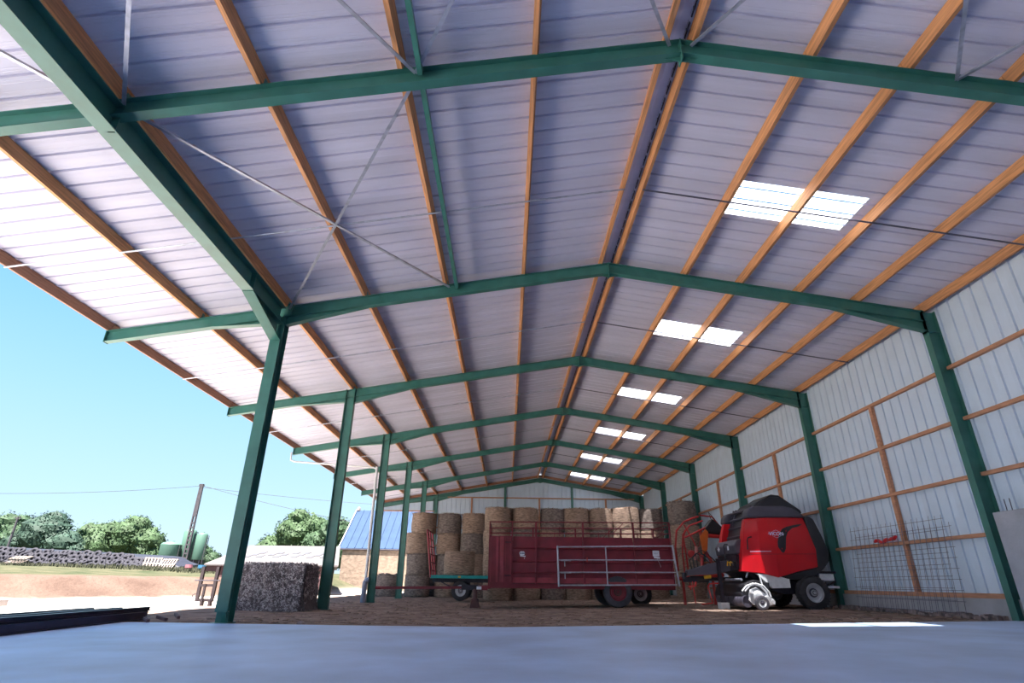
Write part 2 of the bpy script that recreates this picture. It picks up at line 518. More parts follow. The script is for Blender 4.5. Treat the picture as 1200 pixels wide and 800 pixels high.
# ------------------------------------------------------------------ steel frames
ORD = ['at the added wall behind the camera', 'second behind the camera', 'just over the camera, its left half out of view', 'crossing the top of the picture without a left column', 'with the big left column at the edge of the slab',
       'right behind the hay block and the baler', 'with the grey rain pipe down its left column',
       'fifth from the top of the picture', 'sixth from the top of the picture', 'farthest, against the end wall']
def rafter(fr, xa, xb, y):
    b = B(); b.ibeam((xa, y, zu(xa)), (xb, y, zu(xb)), RD, .15)
    obj('rafter', b, GREEN, fr)
def column(fr, x, y, z0, z1, d, fw, twist=False):
    b = B()
    b.box(x-d/2, x-d/2+.014, y-fw/2, y+fw/2, z0, z1)
    b.box(x+d/2-.014, x+d/2, y-fw/2, y+fw/2, z0, z1)
    b.box(x-d/2+.014, x+d/2-.014, y-.006, y+.006, z0, z1)
    c = obj('column', b, GREEN, fr)
    b = B(); b.box(x-d/2-.04, x+d/2+.04, y-fw/2-.03, y+fw/2+.03, z0-.01, z0+.02)
    obj('base_plate', b, GREEN, fr)
    return c
def knee(fr, x0, x1, y, dz):
    """tapered haunch under the rafter from the column (x0) to x1"""
    b = B(); t = .008
    b.prism([(x0, y-t/2, zu(x0)+.01), (x1, y-t/2, zu(x1)+.01), (x0, y-t/2, zu(x0)-dz)], (0, t, 0))
    b.bar((x0, y, zu(x0)-dz), (x1, y, zu(x1)), .15, .014)
    obj('haunch', b, GREEN, fr)
for k, y in enumerate(FY):
    lab = 'green steel portal frame ' + ORD[k]
    fr = thing('portal_frame', (XA, y, 0), lab, 'steel frame', 'green portal frames of the barn')
    last = (k == 9)
    rafter(fr, -9.14, XA, y); rafter(fr, XR-.1, XA, y)
    b = B(); b.box(XA-.008, XA+.008, y-.085, y+.085, ZA-.10, ZA+RD); b.prism([(XA-.26, y-.005, ZA-.035), (XA, y-.005, ZA-.10), (XA+.26, y-.005, ZA-.035), (XA, y-.005, ZA+.02)], (0, .01, 0))
    obj('apex_plate', b, GREEN, fr)
    # end plate of the overhang
    b = B(); b.box(-9.155, -9.14, y-.08, y+.08, zu(-9.14)-.01, zu(-9.14)+RD)
    obj('end_plate', b, GREEN, fr)
    x = XR; d = .30
    column(fr, x-.02, y, gz(x)-.02 if y > 12 else gz(x)-.1, zt(x)-.0, d, .17)
    knee(fr, x-.17, x-2.2, y, .24)
    b = B(); b.box(x-.17, x+.12, y-.07, y+.07, zu(x)-.25, zu(x)-.236); b.box(x-.17, x-.155, y-.085, y+.085, zu(x)-.27, zt(x)+.04)
    obj('stiffener', b, GREEN, fr)
    if abs(y-5.55) < .1:                       # carried by the eave beam, no column
        knee(fr, XL-.1, XL-1.6, y, .0001)
        continue
    if abs(y-11.55) < .1:
        # column turned to carry the long eave beam
        x = XL - .02; fw = .23; d = .36; b = B()
        b.box(x-fw/2, x+fw/2, y-d/2+.02, y-d/2+.036, .22, 5.72)
        b.box(x-fw/2, x+fw/2, y-d/2+.11, y-d/2+.124, .02, 6.3)
        b.box(x-fw/2, x+fw/2, y+d/2-.016, y+d/2, .02, zt(x))
        b.box(x-.006, x+.006, y-d/2+.03, y+d/2-.016, .22, 6.3)
        b.box(x-.006, x+.006, y-d/2+.12, y+d/2-.016, .0, .22)
        obj('column', b, GREEN, fr)
        b = B(); b.prism([(x, y-d/2+.03, .21), (x, y-d/2+.11, .21), (x, y-d/2+.11, .03)], (.09, 0, 0))
        b.box(x-fw/2, x+fw/2, y-d/2+.02, y-d/2+.12, .206, .222)
        obj('gusset', b, GREEN, fr)
        b = B(); b.box(x-.16, x+.16, y-.22, y+.24, .0, .03); obj('base_plate', b, GREEN, fr)
        knee(fr, XL+.1, XL+1.9, y, .2); knee(fr, XL-.12, XL-1.5, y, .13)
        b = B(); b.prism([(XL+.02, y-.06, zu(XL)+.02), (XL+.2, y-.06, zu(XL)+.05), (XL+.2, y-.06, zt(XL)+.08), (XL+.02, y-.06, zt(XL)+.08)], (0, .02, 0))
        obj('cleat_plate', b, GREEN, fr)
    else:
        d = .30
        column(fr, XL, y, .0, zt(XL), d, .18)
        knee(fr, XL+.15, XL+1.9, y, .2); knee(fr, XL-.15, XL-1.7, y, .13)
        b = B(); b.box(XL+.13, XL+.145, y-.09, y+.09, zu(XL)-.24, zt(XL)+.05); b.box(XL-.145, XL-.13, y-.09, y+.09, zu(XL)-.18, zt(XL))
        obj('stiffener', b, GREEN, fr)
# long eave beam from the frame behind the camera to the big column
eb = thing('eave_beam', (XL, 5.5, 6.1), 'long green steel beam running overhead at the left to the big column', 'steel beam')
b = B(); x = XL - .02; z0 = 6.07; b.ibeam((x, -.3, z0), (x, 11.4, z0), .42, .24, .016, .01)
obj('beam', b, GREEN, eb)
b = B(); b.prism([(x-.005, 9.85, z0), (x-.005, 11.37, z0), (x-.005, 11.37, 5.68)], (.01, 0, 0))
b.bar((x, 9.8, z0-.004), (x, 11.36, 5.68), .23, .016)
obj('haunch', b, GREEN, eb)
b = B(); b.box(x, x+.1, 5.54, 5.56, z0, z0+.41); b.box(x, x+.1, 9.8, 9.812, z0, z0+.41)
obj('stiffener', b, GREEN, eb)

# ------------------------------------------------------------------ right wall
wall = setting('wall_right')
def vsheet(ax, zb, ztop, base=0):
    """vertical ribbed sheet, ribs pressed away from the room, plane x=ax, 1 m along y"""
    b = B(); pr = rib_profile(1.0, .045); n = len(pr)
    for z in (zb, ztop):
        for o_, h in pr: b.v.append((ax+h, o_, z))
    for i in range(n-1): b.f.append((i, i+1, n+i+1, n+i))
    return b
cs = obj('cladding_sheet', vsheet(9.885, .52, 6.84), CLAD, wall)
for i in range(54):
    y = -12.45 + i
    if i == 0: cs.location = (0, y, 0)
    else: inst('cladding_sheet', cs, (0, y, 0), wall)
GZ = [.62, 1.78, 2.94, 4.12, 5.28]
for k in range(9):
    y0, y1 = FY[k], FY[k+1]
    for j, z in enumerate(GZ):
        if y1 < 6 and j < 2: continue
        b = B(); b.bar((9.835, y0+.02, z), (9.835, y1-.02, z), .09, .075 if j else .11)
        obj('girt', b, GIRT, wall)
    if y0 > 11:
        ym = (y0+y1)/2 - .1
        b = B(); b.box(9.80, 9.885, ym-.06, ym+.06, .62, 5.28); obj('wall_post', b, GIRT, wall)
b = B(); b.box(9.74, 9.96, 11.3, 41.6, -.1, .58); obj('concrete_plinth', b, CONC, wall)
b = B(); b.box(9.9, 10.0, -12.5, 11.3, -.1, .58); obj('concrete_plinth', b, CONC, wall)
# far end wall
ew = setting('wall_end')
def end_sheet(x0, zb):
    b = B(); pr = rib_profile(1.0, .045); n = len(pr)
    for top in (0, 1):
        for o_, h in pr:
            x = x0+o_; b.v.append((x, 41.62+h, (zs(x)-.01) if top else zb))
    for i in range(n-1): b.f.append((n+i, n+i+1, i+1, i))
    return b
for i in range(4): obj('cladding_sheet', end_sheet(-9.25+i, 5.45 if i < 3 else 5.45), CLAD, ew)
for i in range(16):
    x0 = -5.25+i
    if x0+1 > 9.9: x0 = 8.88
    obj('cladding_sheet', end_sheet(x0, .5), CLAD, ew)
for z in (5.42, 6.42, 4.3, 3.1, 1.9):
    xa, xb = (-9.2, -5.3) if z == 5.42 else (-5.2, 9.7)
    if z == 6.42: xa, xb = -4.4, 9.2
    b = B(); b.bar((xa, 41.56, z), (xb, 41.56, z), .09, .075); obj('girt', b, GIRT, ew)
for x in (-2.63, 2.28): 
    b = B(); b.box(x-.06, x+.06, 41.52, 41.6, .5, 6.42); obj('wall_post', b, GIRT, ew)
b = B(); b.box(7.05, 7.17, 41.52, 41.6, .5, 6.42); obj('wall_post', b, GIRT, ew)
for x in (-.22, 4.66):
    b = B(); b.ibeam((x, 41.40, 0), (x, 41.40, zu(x)), .16, .14, up=(0, 1, 0)); obj('gable_post', b, GREEN, ew)
b = B(); b.box(-5.25, 9.9, 41.55, 41.75, -.1, .52); obj('concrete_plinth', b, CONC, ew)
wf = setting('wall_behind_added')  # unseen gable wall, added to weaken the light from behind
def back_sheet(x0):
    b = B(); pr = rib_profile(1.0, .045); n = len(pr)
    for top in (0, 1):
        for o_, h in pr:
            x = x0+o_; b.v.append((x, -12.54-h, (zs(x)-.01) if top else -.1))
    for i in range(n-1): b.f.append((i, i+1, n+i+1, n+i))
    return b
for i in range(15): obj('cladding_sheet', back_sheet(-5.2+i), CLAD, wf)
# precast concrete panel at the right edge
b = B(); b.box(9.42, 9.60, 5.0, 11.12, gz(9.5), 2.12)
pw = obj('concrete_panel', b, CONC, None, bevel=.012)
tag(pw, 'tall smooth grey precast concrete panel standing against the right wall', 'concrete panel')
for dy in (0, .12):
    b = B(); b.tube([(9.5, 10.86-dy, 2.08), (9.5, 10.85-dy, 2.34)], .008, 6); obj('lifting_bar', b, RODM, pw)

# ------------------------------------------------------------------ reinforcing mesh leaning on the wall
def mesh_panel(x0, y0, y1, zb, zt_, lean, label, n):
    b = B()
    H = zt_-zb
    for i in range(n):
        y = y0 + (y1-y0)*i/(n-1)
        b.tube([(x0, y, zb), (x0+lean, y, zt_+random.uniform(.04, .08))], .0045, 4)
    m_ = 9
    for j in range(m_):
        z = zb + .05 + (H-.08)*j/(m_-1); xx = x0 + lean*(z-zb)/H - .006
        b.tube([(xx, y0-.06, z), (xx, y1+.06, z)], .0045, 4)
    o = obj('mesh_panel', b, RODM)
    tag(o, label, 'steel mesh', 'steel mesh sheets leaning on the wall')
mesh_panel(9.46, 12.85, 16.4, .24, 2.22, .24, 'rusty steel reinforcing mesh sheet leaning on the timber rails, the outer one', 19)
mesh_panel(9.54, 12.7, 16.25, .24, 2.05, .18, 'rusty steel reinforcing mesh sheet behind the outer one, slightly lower', 19)
b = B()
pts = [(9.74, 15.5-.09*i, 1.86+.03*math.sin(i*1.3)+(.06 if i > 7 else 0)) for i in range(11)]
b.tube(pts, [.03+.02*abs(math.sin(i*.9)) for i in range(11)], 7)
tag(obj('strap', b, RED2, None, True), 'bright red folded strap lying on the timber rail of the right wall', 'strap')
# rubble and straw along the plinth
b = B()
for i in range(260):
    y = random.uniform(11.9, 17.5); x = 9.70 - abs(random.gauss(0, .16)); s_ = random.uniform(.01, .045)
    z = gz(x)+.02
    b.box(x-s_, x+s_, y-s_*1.5, y+s_*1.5, z-.01, z+s_*random.uniform(.6, 2.2))
tag(obj('rubble', b, ROCK), 'dark stones and straw swept along the foot of the right wall', 'rubble', kind='stuff')

# ------------------------------------------------------------------ round bales
def bale_mesh(seed, m, r=.70, h=1.09):
    rnd = random.Random(seed); b = B(); n = 44
    prof = [(0, .0), (0, r*.55), (.0, r-.06), (.03, r-.015), (.12, r), (.3, r+.005), (.5, r+.01), (.7, r+.005), (h-.12, r), (h-.03, r-.02), (h, r-.07), (h+.01, r*.5), (h+.015, 0.01)]
    prof = prof[1:]
    ph = rnd.uniform(0, 50); sag = rnd.uniform(-.025, .025)
    for t, rr in prof:
        for j in range(n):
            a = 2*math.pi*j/n
            d = .05*noise.noise(V((math.cos(a)*1.6+ph, math.sin(a)*1.6, t*1.8))) + .014*noise.noise(V((math.cos(a)*7+ph, math.sin(a)*7, t*9)))
            q = rr + (d if rr > r*.6 else 0)
            b.v.append((q*math.cos(a), q*math.sin(a)*(1+sag), t + (.03*noise.noise(V((a, ph, 2))) if t > .9 else 0)))
    for i in range(len(prof)-1):
        for j in range(n): b.f.append((i*n+j, i*n+(j+1)%n, (i+1)*n+(j+1)%n, (i+1)*n+j))
    b.f.append(tuple(range(n-1, -1, -1))); b.f.append(tuple((len(prof)-1)*n+j for j in range(n)))
    for i in range(420):
        a = rnd.uniform(0, 2*math.pi); t = rnd.choice([rnd.uniform(0.02, h), h*rnd.uniform(.97, 1.01), h*rnd.uniform(.97, 1.01)])
        c = V((math.cos(a), math.sin(a), 0)); tg = V((-math.sin(a), math.cos(a), 0))
        p = c*(r+.012) + V((0, 0, t)); dr = (tg*rnd.uniform(-1, 1) + V((0, 0, rnd.uniform(-.6, .6))) + c*rnd.uniform(-.05, .4)).normalized()
        l = rnd.uniform(.04, .13); s2 = dr.cross(c).normalized()*.006
        b.add([p-dr*l/2-s2, p-dr*l/2+s2, p+dr*l/2+s2, p+dr*l/2-s2], [(0, 1, 2, 3)])
    me = bpy.data.meshes.new('straw_bale'); me.from_pydata([tuple(v) for v in b.v], [], b.f); me.materials.append(m)
    me.polygons.foreach_set('use_smooth', [True]*len(me.polygons)); me.set_sharp_from_angle(angle=.8)
    return me
BM = [bale_mesh(1, STRAW), bale_mesh(2, STRAW), bale_mesh(3, STRAW), bale_mesh(4, STRAWD), bale_mesh(5, STRAWD), bale_mesh(6, STRAW)]
bcount = 0
def bale(x, y, z, v, label, sx=1.0, sz=1.0, rot=None, tilt=0):
    o = bpy.data.objects.new('straw_bale', BM[v]); COL.objects.link(o)
    o.location = (x, y, z); o.scale = (sx, sx, sz); o.rotation_euler = (tilt, 0, random.uniform(0, 6.28) if rot is None else rot)
    tag(o, label, 'straw bale', 'round straw bales stacked in the barn')
TN = ['on the ground', 'second up', 'third up', 'topmost']
# left group seen above the flat trailer, columns from the left
H = 1.08
left_cols = [(-4.9, 33.1, [(0, 0, 4), (.02, 0, 3), (-.10, 0, 0), (.14, 0, 5)], 'leftmost column beside the green posts'),
             (-3.95, 34.6, [(0, 0, 3), (.0, 0, 0)], 'short column behind the red drawbar'),
             (-3.28, 33.3, [(0, 0, 0), (.06, 0, 3), (-.02, 0, 0), (-.06, 0, 3)], 'second full column from the left'),
             (-1.90, 33.2, [(0, 0, 3), (.0, 0, 1), (-.08, 0, 4), (-.02, 0, 2)], 'third full column from the left')]
for x, y, lst, nm in left_cols:
    for t, (dx, dy, v) in enumerate(lst):
        bale(x+dx, y+dy, t*H, v, 'straw bale, %s, %s' % (TN[t] if len(lst) == 4 else ['on the ground', 'on top'][t], nm), .98, 1.0)
# front row behind the red trailer, columns from its left end
xc = [-.46, .92, 2.20, 3.41, 4.60, 5.86, 7.09]
nmr = ['first', 'second', 'third', 'fourth', 'fifth', 'sixth', 'seventh']
tops = [0, 1, 3, 1, 2, 0, 3]
for i, x in enumerate(xc):
    y = 28.6 + [.0, .1, .25, .1, .2, .0, .3][i]
    for t in range(4):
        v = tops[i] if t == 3 else (i*2+t) % 6
        bale(x + (random.uniform(-.05, .05)), y, gz(x)*.5 + t*1.035 - .02, v,
             'straw bale behind the red trailer, %s, %s column from its left end' % (TN[t], nmr[i]), [.955, .945, .905, .885, .885, .925, .905][i], [.955, .95, .95, .95, .95, .98, .94][i],
             tilt=[0, .01, .03, -.02, 0, .03, 0][i] if t == 3 else 0)
for t in range(4):
    bale(8.50 - .02*t, 27.8 + .1*(t % 2), .12+t*1.08, [0, 1, 0, 3][t], 'straw bale in the corner column nearest the right wall, ' + TN[t], .95, .99)
bale(-6.55, 33.6, 0, 3, 'round straw bale standing alone on the ground left of the stack')
# loose lumps of straw on the lone bale
b = B()
for i in range(5):
    x = -6.5+random.uniform(-.4, .4); y = 33.5+random.uniform(-.4, .3)
    b.lathe((x, y, 1.07), (0, 0, 1), [(0, .17), (.06, .14), (.1, .05)], 7)
tag(obj('straw_clump', b, STRAWD), 'loose brown straw clumps on the lone bale', 'straw', kind='stuff')

# ------------------------------------------------------------------ wheels
def wheel(parent, c, r, wd, rim_m, tyre_m=RUBBER, n=28, side=-1, dish=.06, name='wheel', lugs=True):
    """axis along y, visible face on the side given; tyre with a rim as its sub-part"""
    hw = wd/2; rr = r*.58; b = B()
    prof = [(-hw*.75, rr), (-hw, rr+.03*r), (-hw*1.02, r*.80), (-hw*.88, r*.95), (-hw*.5, r), (hw*.5, r), (hw*.88, r*.95), (hw*1.02, r*.80), (hw, rr+.03*r), (hw*.75, rr)]
    b.lathe(c, (0, 1, 0), prof, n); b.f.pop(); b.f.pop()
    for j in range(n): b.f.append(((len(prof)-1)*n+j, (len(prof)-1)*n+(j+1) % n, (j+1) % n, j))
    if lugs:
        for j in range(n):
            for sg in (-1, 1):
                a = 2*math.pi*(j+(.5 if sg > 0 else 0))/n
                ca, sa = math.cos(a), math.sin(a)
                p0 = V(c) + V((ca*r*.985, sg*hw*.15, sa*r*.985)); p1 = V(c) + V((math.cos(a+.06)*r*.965, sg*hw*.85, math.sin(a+.06)*r*.965))
                b.bar(p0, p1, .025, .025, V((ca, 0, sa)))
    t = obj(name, b, tyre_m, parent, True)
    b = B(); s_ = side
    b.lathe(c, (0, s_, 0), [(hw*.72, rr*1.01), (hw*.80, rr*.99), (hw*.8, rr*.86), (hw*.8-dish*.6, rr*.80), (hw*.8-dish, rr*.55), (hw*.8-dish, rr*.34), (hw*.8-dish*.3, rr*.30), (hw*.8-dish*.3, rr*.18), (hw*.8, rr*.15), (hw*.8+.005, .01)], 24)
    del b.f[-2]
    obj('rim', b, rim_m, t, True)
    b = B(); q = hw*.8-dish
    b.lathe(c, (0, s_, 0), [(q+.002, rr*.48), (q+.02, rr*.46), (q+.02, rr*.30), (q+.05, rr*.24), (q+.06, .01)], 20)
    for j in range(6):
        a = j*math.pi/3
        b.lathe(V(c)+V((math.cos(a)*rr*.40, s_*(q+.018), math.sin(a)*rr*.40)), (0, s_, 0), [(0, .014), (.02, .012)], 6)
    obj('hub', b, GREYP if rim_m is not RED else SHEDW, t, True)
    return t

# ------------------------------------------------------------------ red livestock trailer
ty = 19.6; td = 2.25
tr = thing('livestock_trailer', (2.4, 20.7, .05), 'dark red livestock trailer with ribbed sides and open top rails', 'trailer')
X0, X1 = -.62, 5.47
b = B(); b.box(X0, X1, ty, ty+.12, .60, .74); b.box(X0, X1, ty+td-.12, ty+td, .60, .74)
for x in (X0+.06, .9, 2.4, 3.9, X1-.06): b.box(x-.05, x+.05, ty+.1, ty+td-.1, .62, .72)
obj('chassis', b, RED, tr)
b = B(); b.box(X0, X1, ty+.05, ty+td-.05, .74, .78); obj('floor_deck', b, SHEDW, tr)
BD = [(.90, 1.06), (1.10, 1.40), (1.44, 1.81), (1.85, 2.19)]
secs = [(.19, .93), (.97, 2.50), (2.56, 4.20), (4.26, 5.44)]
for sd, yy in ((0, ty), (1, ty+td-.04)):
    for (a, c) in secs:
        for z0, z1 in BD:
            b = B(); b.box(a, c, yy+(.045 if sd == 0 else .0), yy+(.07 if sd == 0 else .03), z0, z1)
            obj('side_board', b, RED, tr)
    b = B()
    for _, z1 in BD[:-1]: b.prism([(.15, yy-.005, z1+.0), (.15, yy+.055, z1-.02), (.15, yy+.055, z1+.045), (.15, yy+.03, z1+.045)], (5.3, 0, 0))
    obj('side_ledge', b, RED, tr); b = B()
    b.prism([(.15, yy-.055, .76), (.15, yy+.055, .76), (.15, yy+.055, .93), (.15, yy+.04, .93)], (5.3, 0, 0))
    obj('sill', b, RED_PALE, tr)
    for i, x in enumerate((X0+.025, .16, .95, 2.53, 4.23, X1-.02)):
        wd = [.035, .03, .055, .055, .045, .04][i]
        b = B(); b.box(x-wd/2, x+wd/2, yy-.045, yy+.05, .72, 2.66); obj('stake', b, RED, tr)
    for z in (2.66, 2.46, 2.31):
        b = B(); b.tube([(X0, yy, z-.02), (X1, yy, z+.02)], .02 if z > 2.6 else .014, 8); obj('rail', b, RED, tr)
    for x in (1.75, 3.4, 4.85):
        b = B(); b.box(x-.012, x+.012, yy-.012, yy+.012, 2.2, 2.5); obj('rail_post', b, RED, tr)
    b = B(); b.tube([(3.55, yy, 2.33), (3.9, yy, 2.64)], .013, 6); obj('rail_post', b, RED, tr)
    b = B(); b.box(X0+.03, .15, yy+.02, yy+.05, .74, 2.2); side_door = obj('side_door', b, RED, tr)
    b = B()
    for a, c, d_ in ((-.37, -.29, .06), (-.25, -.11, .09), (-.56, -.53, .05), (-.08, -.05, .05), (.10, .13, .05)):
        b.box(a, c, yy-d_+.02, yy+.03, .78, 2.17)
    obj('door_rib', b, RED_PALE, side_door)
    b = B(); b.tube([(-.08, yy-.03, 2.0), (.12, yy-.03, 2.0)], .016, 6); b.tube([(-.08, yy-.03, .98), (.12, yy-.03, .98)], .016, 6)
    obj('hinge', b, DKSTEEL, side_door)
for xx in (X0+.02, X1-.02):
    b = B(); b.box(xx-.02, xx+.02, ty+.05, ty+td-.05, .74, 2.15 if xx < 0 else 1.9); obj('end_panel', b, RED, tr)
    for z in (2.64, 2.35):
        b = B(); b.tube([(xx, ty, z), (xx, ty+td, z)], .018, 8); obj('rail', b, RED, tr)
    b = B(); b.tube([(xx, ty, 2.64), (xx, ty+td, 2.2)], .014, 6); obj('rail', b, RED, tr)
# axle, wheels, mudguard
b = B(); b.box(3.5, 3.66, ty+.1, ty+td-.1, .46, .58); obj('axle', b, DKSTEEL, tr)
wheel(tr, (3.60, ty+.10, .53), .47, .24, RED, TYREG)
wheel(tr, (3.60, ty+td-.15, .53), .47, .24, RED, TYREG, side=1)
b = B(); b.prism([(2.95, ty+.05, .62), (3.15, ty+.05, 1.02), (3.35, ty+.05, 1.12), (3.3, ty+.05, .62)], (0, .12, 0)); obj('mudguard', b, SHEDW, tr)
# drawbar to the left
b = B(); b.bar((-.6, ty+.4, .62), (-1.35, ty+1.1, .60), .09, .11); b.bar((-.6, ty+1.85, .62), (-1.35, ty+1.1, .60), .09, .11)
b.bar((-.62, ty+.06, .59), (-.95, ty+.06, .59), .1, .12); b.bar((-1.45, ty+.5, .60), (-4.15, ty+.5, .56), .07, .085)
b.tube([(-4.15, ty+.5, .56), (-4.35, ty+.5, .56)], .05, 8)
obj('drawbar', b, RED, tr)
b = B(); b.box(-1.5, -.95, ty+.42, ty+.56, .53, .68); obj('coupling_block', b, DKSTEEL, tr)
b = B(); b.box(-.98, -.82, ty-.01, ty-.002, .55, .64); obj('number_plate', b, STICK, tr)
b = B(); b.tube([(-1.02, ty+.05, .56), (-1.02, ty+.05, .25)], .07, 10); b.prism([(-1.18, ty-.06, 0), (-.86, ty-.06, 0), (-.92, ty-.06, .28), (-1.12, ty-.06, .28)], (0, .25, 0))
obj('jack_stand', b, SHEDW, tr)
# stickers
b = B(); pts = [(.49+.09*math.copysign(abs(math.cos(a))**.6, math.cos(a)), 1.66+.062*math.copysign(abs(math.sin(a))**.8, math.sin(a))) for a in [i*math.pi/8 for i in range(16)]]
b.xz(pts, ty+.030, ty+.045); st = obj('sticker', b, STICK, tr)
b = B()
for cx in (.44, .50, .55): b.lathe((cx, ty+.029, 1.66), (0, -1, 0), [(0, .026), (.002, .026)], 12)
obj('emblem', b, INK, st)
b = B(); b.xz([(.42, 1.57), (.60, 1.55), (.61, 1.585), (.42, 1.60)], ty+.030, ty+.045); b.xz([(.56, 1.49), (.575, 1.49), (.575, 1.53), (.56, 1.53)], ty+.030, ty+.045); obj('sticker', b, STICK, tr)
b = B(); b.box(4.83, 5.05, ty+.030, ty+.045, 1.62, 1.80); b.xz([(4.86, 1.56), (5.06, 1.54), (5.06, 1.60), (4.86, 1.62)], ty+.030, ty+.045)
s2 = obj('sticker', b, STICK, tr)
b = B(); b.box(4.86, 5.02, ty+.026, ty+.030, 1.74, 1.75); b.box(4.86, 5.0, ty+.026, ty+.030, 1.69, 1.70); obj('print_line', b, INK, s2)
b = B(); b.tube([(4.95, ty-.01, 1.55), (5.02, ty-.01, 1.4), (5.06, ty-.01, 1.28)], .006, 5); obj('cable', b, PVCW, tr)

# galvanised hurdle leaning on the trailer
gt = thing('metal_gate', (3.6, ty-.12, .66), 'galvanised tubular gate with four rails leaning on the red trailer side', 'gate')
gy = ty-.10
for z0, z1, r in ((1.865, 1.935, .024), (1.465, 1.50, .02), (1.09, 1.13, .02), (.70, .755, .024)):
    b = B(); b.tube([(1.70, gy, z0), (5.50, gy, z1)], r, 8); obj('rail', b, GALV, gt)
b = B(); b.tube([(1.68, gy, .66), (1.66, gy, 1.90)], .032, 8); obj('end_post', b, GALV, gt)
b = B(); b.tube([(5.58, gy, .72), (5.47, gy, 1.97)], .032, 8); obj('end_post', b, GALV, gt)
b = B(); b.tube([(3.26, gy, .72), (3.25, gy, 1.89)], .022, 8); obj('middle_post', b, GALV, gt)
for z in (1.44, 1.07):
    b = B(); b.tube([(1.74, gy-.04, z), (2.08, gy-.04, z)], .012, 6); b.tube([(1.88, gy-.05, z), (1.88, gy-.05, z-.17)], .014, 6); obj('latch', b, GALV, gt)
b = B(); b.tube([(2.62, gy-.03, 1.42), (2.62, gy-.03, 1.56)], .02, 6); obj('clip', b, RED3, gt)

# ------------------------------------------------------------------ teal flat trailer with a bale
ft = thing('flat_trailer', (-2.2, 28.9, 0), 'small teal flat trailer with red ladder rack left of the red trailer', 'trailer')
b = B(); b.box(-3.58, -.2, 28.0, 30.0, .97, 1.10); obj('deck', b, TEAL, ft)
b = B(); b.box(-3.5, -.25, 28.4, 28.5, .80, .97); b.box(-3.5, -.25, 29.5, 29.6, .8, .97); b.box(-2.2, -2.1, 28.2, 29.8, .42, .52)
b.bar((-3.4, 28.45, .95), (-2.4, 28.45, .5), .05, .05); b.box(-2.5, -1.8, 28.4, 28.5, .5, .85); b.box(-2.5, -1.8, 29.5, 29.6, .5, .85)
obj('chassis', b, DKSTEEL, ft)
b = B(); b.box(-2.28, -2.16, 27.985, 28.0, 1.0, 1.07); obj('reflector', b, YEL, ft)
wheel(ft, (-2.15, 28.2, .45), .43, .2, RIMS, RUBBER); wheel(ft, (-2.15, 29.8, .45), .43, .2, RIMS, RUBBER, side=1)
for yy in (28.03, 29.0, 29.97):
    b = B(); b.tube([(-3.56, yy, 1.0), (-3.86, yy, 3.12)], .04, 8); obj('rack_post', b, RACKR, ft)
for i in range(6):
    z = 1.3 + i*.36; x = -3.56-.3*(z-1.0)/2.12
    b = B(); b.tube([(x, 28.0, z), (x, 30.0, z)], .028, 6); obj('rack_rung', b, RACKR, ft)
ft.location = (-2.0, 26.3, .02); ft.scale = (.91, .91, .91)
bale(-2.1, 26.35, 1.022, 1, 'round straw bale sitting on the teal flat trailer', .94, .89)
ww = thing('other_vehicle_wheel', (4.86, 22.35, 0), 'dark wheel with a pale rim of a vehicle behind the red trailer', 'wheel')  # its vehicle is left out; the wheel stands alone
wheel(ww, (4.9, 22.3, .44), .42, .2, WHITEM)

# ------------------------------------------------------------------ round baler
bl = thing('round_baler', (8.0, 18.2, .15), 'red and black round baler with a silver-hubbed wheel, parked against the right wall', 'baler')
YN, YF = 17.0, 19.4
# central chamber
core = [(6.86, 1.15), (6.98, 1.75), (7.22, 2.45), (7.42, 2.85), (7.72, 3.13), (8.05, 3.27), (8.35, 3.27), (8.62, 3.10), (9.0, 2.72), (9.2, 2.1), (9.22, 1.5), (8.95, 1.05), (8.4, .8), (7.3, .85)]
b = B(); b.xz(core, YN+.45, YF-.45)
obj('bale_chamber', b, BLACKP, bl, bevel=.04)
# black hood with raised ridge
b = B()
hood = [(7.36, 2.86), (7.6, 3.10), (7.95, 3.26), (8.12, 3.36), (8.36, 3.33), (8.62, 3.14), (8.95, 2.9), (8.98, 2.80), (8.5, 2.95), (8.1, 3.05), (7.7, 2.95)]
b.xz(hood, YN+.5, YF-.6); obj('top_hood', b, BLACKP, bl, bevel=.03)
def shell(yo, yi, sgn):
    """red side shell, creased and bulging outward"""
    fr = [(6.76, 1.14), (6.86, 1.75), (6.98, 2.25), (7.09, 2.60)]
    cr_ = [(7.72, .99), (7.74, 1.75), (7.70, 2.25), (7.66, 2.62)]
    re = [(8.96, 1.28), (8.98, 1.75), (8.90, 2.25), (8.80, 2.63)]
    m1 = [(7.3, 1.09), (7.33, 1.75), (7.36, 2.25), (7.4, 2.61)]
    m2 = [(8.3, 1.14), (8.33, 1.75), (8.3, 2.25), (8.24, 2.64)]
    bul = {0: .16, 1: .05, 2: 0.0, 3: .03, 4: .10}
    zz = [.02, 0, .03, .09]
    b = B(); colsx = [fr, m1, cr_, m2, re]; n = 4
    for li, c in enumerate(colsx):
        for ri, (x, z) in enumerate(c): b.v.append((x, yo + sgn*(bul[li]+zz[ri]), z))
    for li, c in enumerate(colsx):
        for ri, (x, z) in enumerate(c): b.v.append((x, yi, z))
    m_ = 5*n
    for li in range(4):
        for ri in range(n-1):
            a = li*n+ri; f = (a, a+n, a+n+1, a+1)
            b.f.append(f); b.f.append(tuple(i+m_ for i in f[::-1]))
    ring = [li*n for li in range(5)] + [4*n+r for r in range(1, n)] + [li*n+n-1 for li in (3, 2, 1, 0)] + [r for r in (2, 1)]
    for i in range(len(ring)):
        a, c = ring[i], ring[(i+1) % len(ring)]
        b.f.append((a, a+m_, c+m_, c))
    return b
sh = obj('side_shell', shell(YN, YN+.45, 1), RED2, bl, bevel=.012)
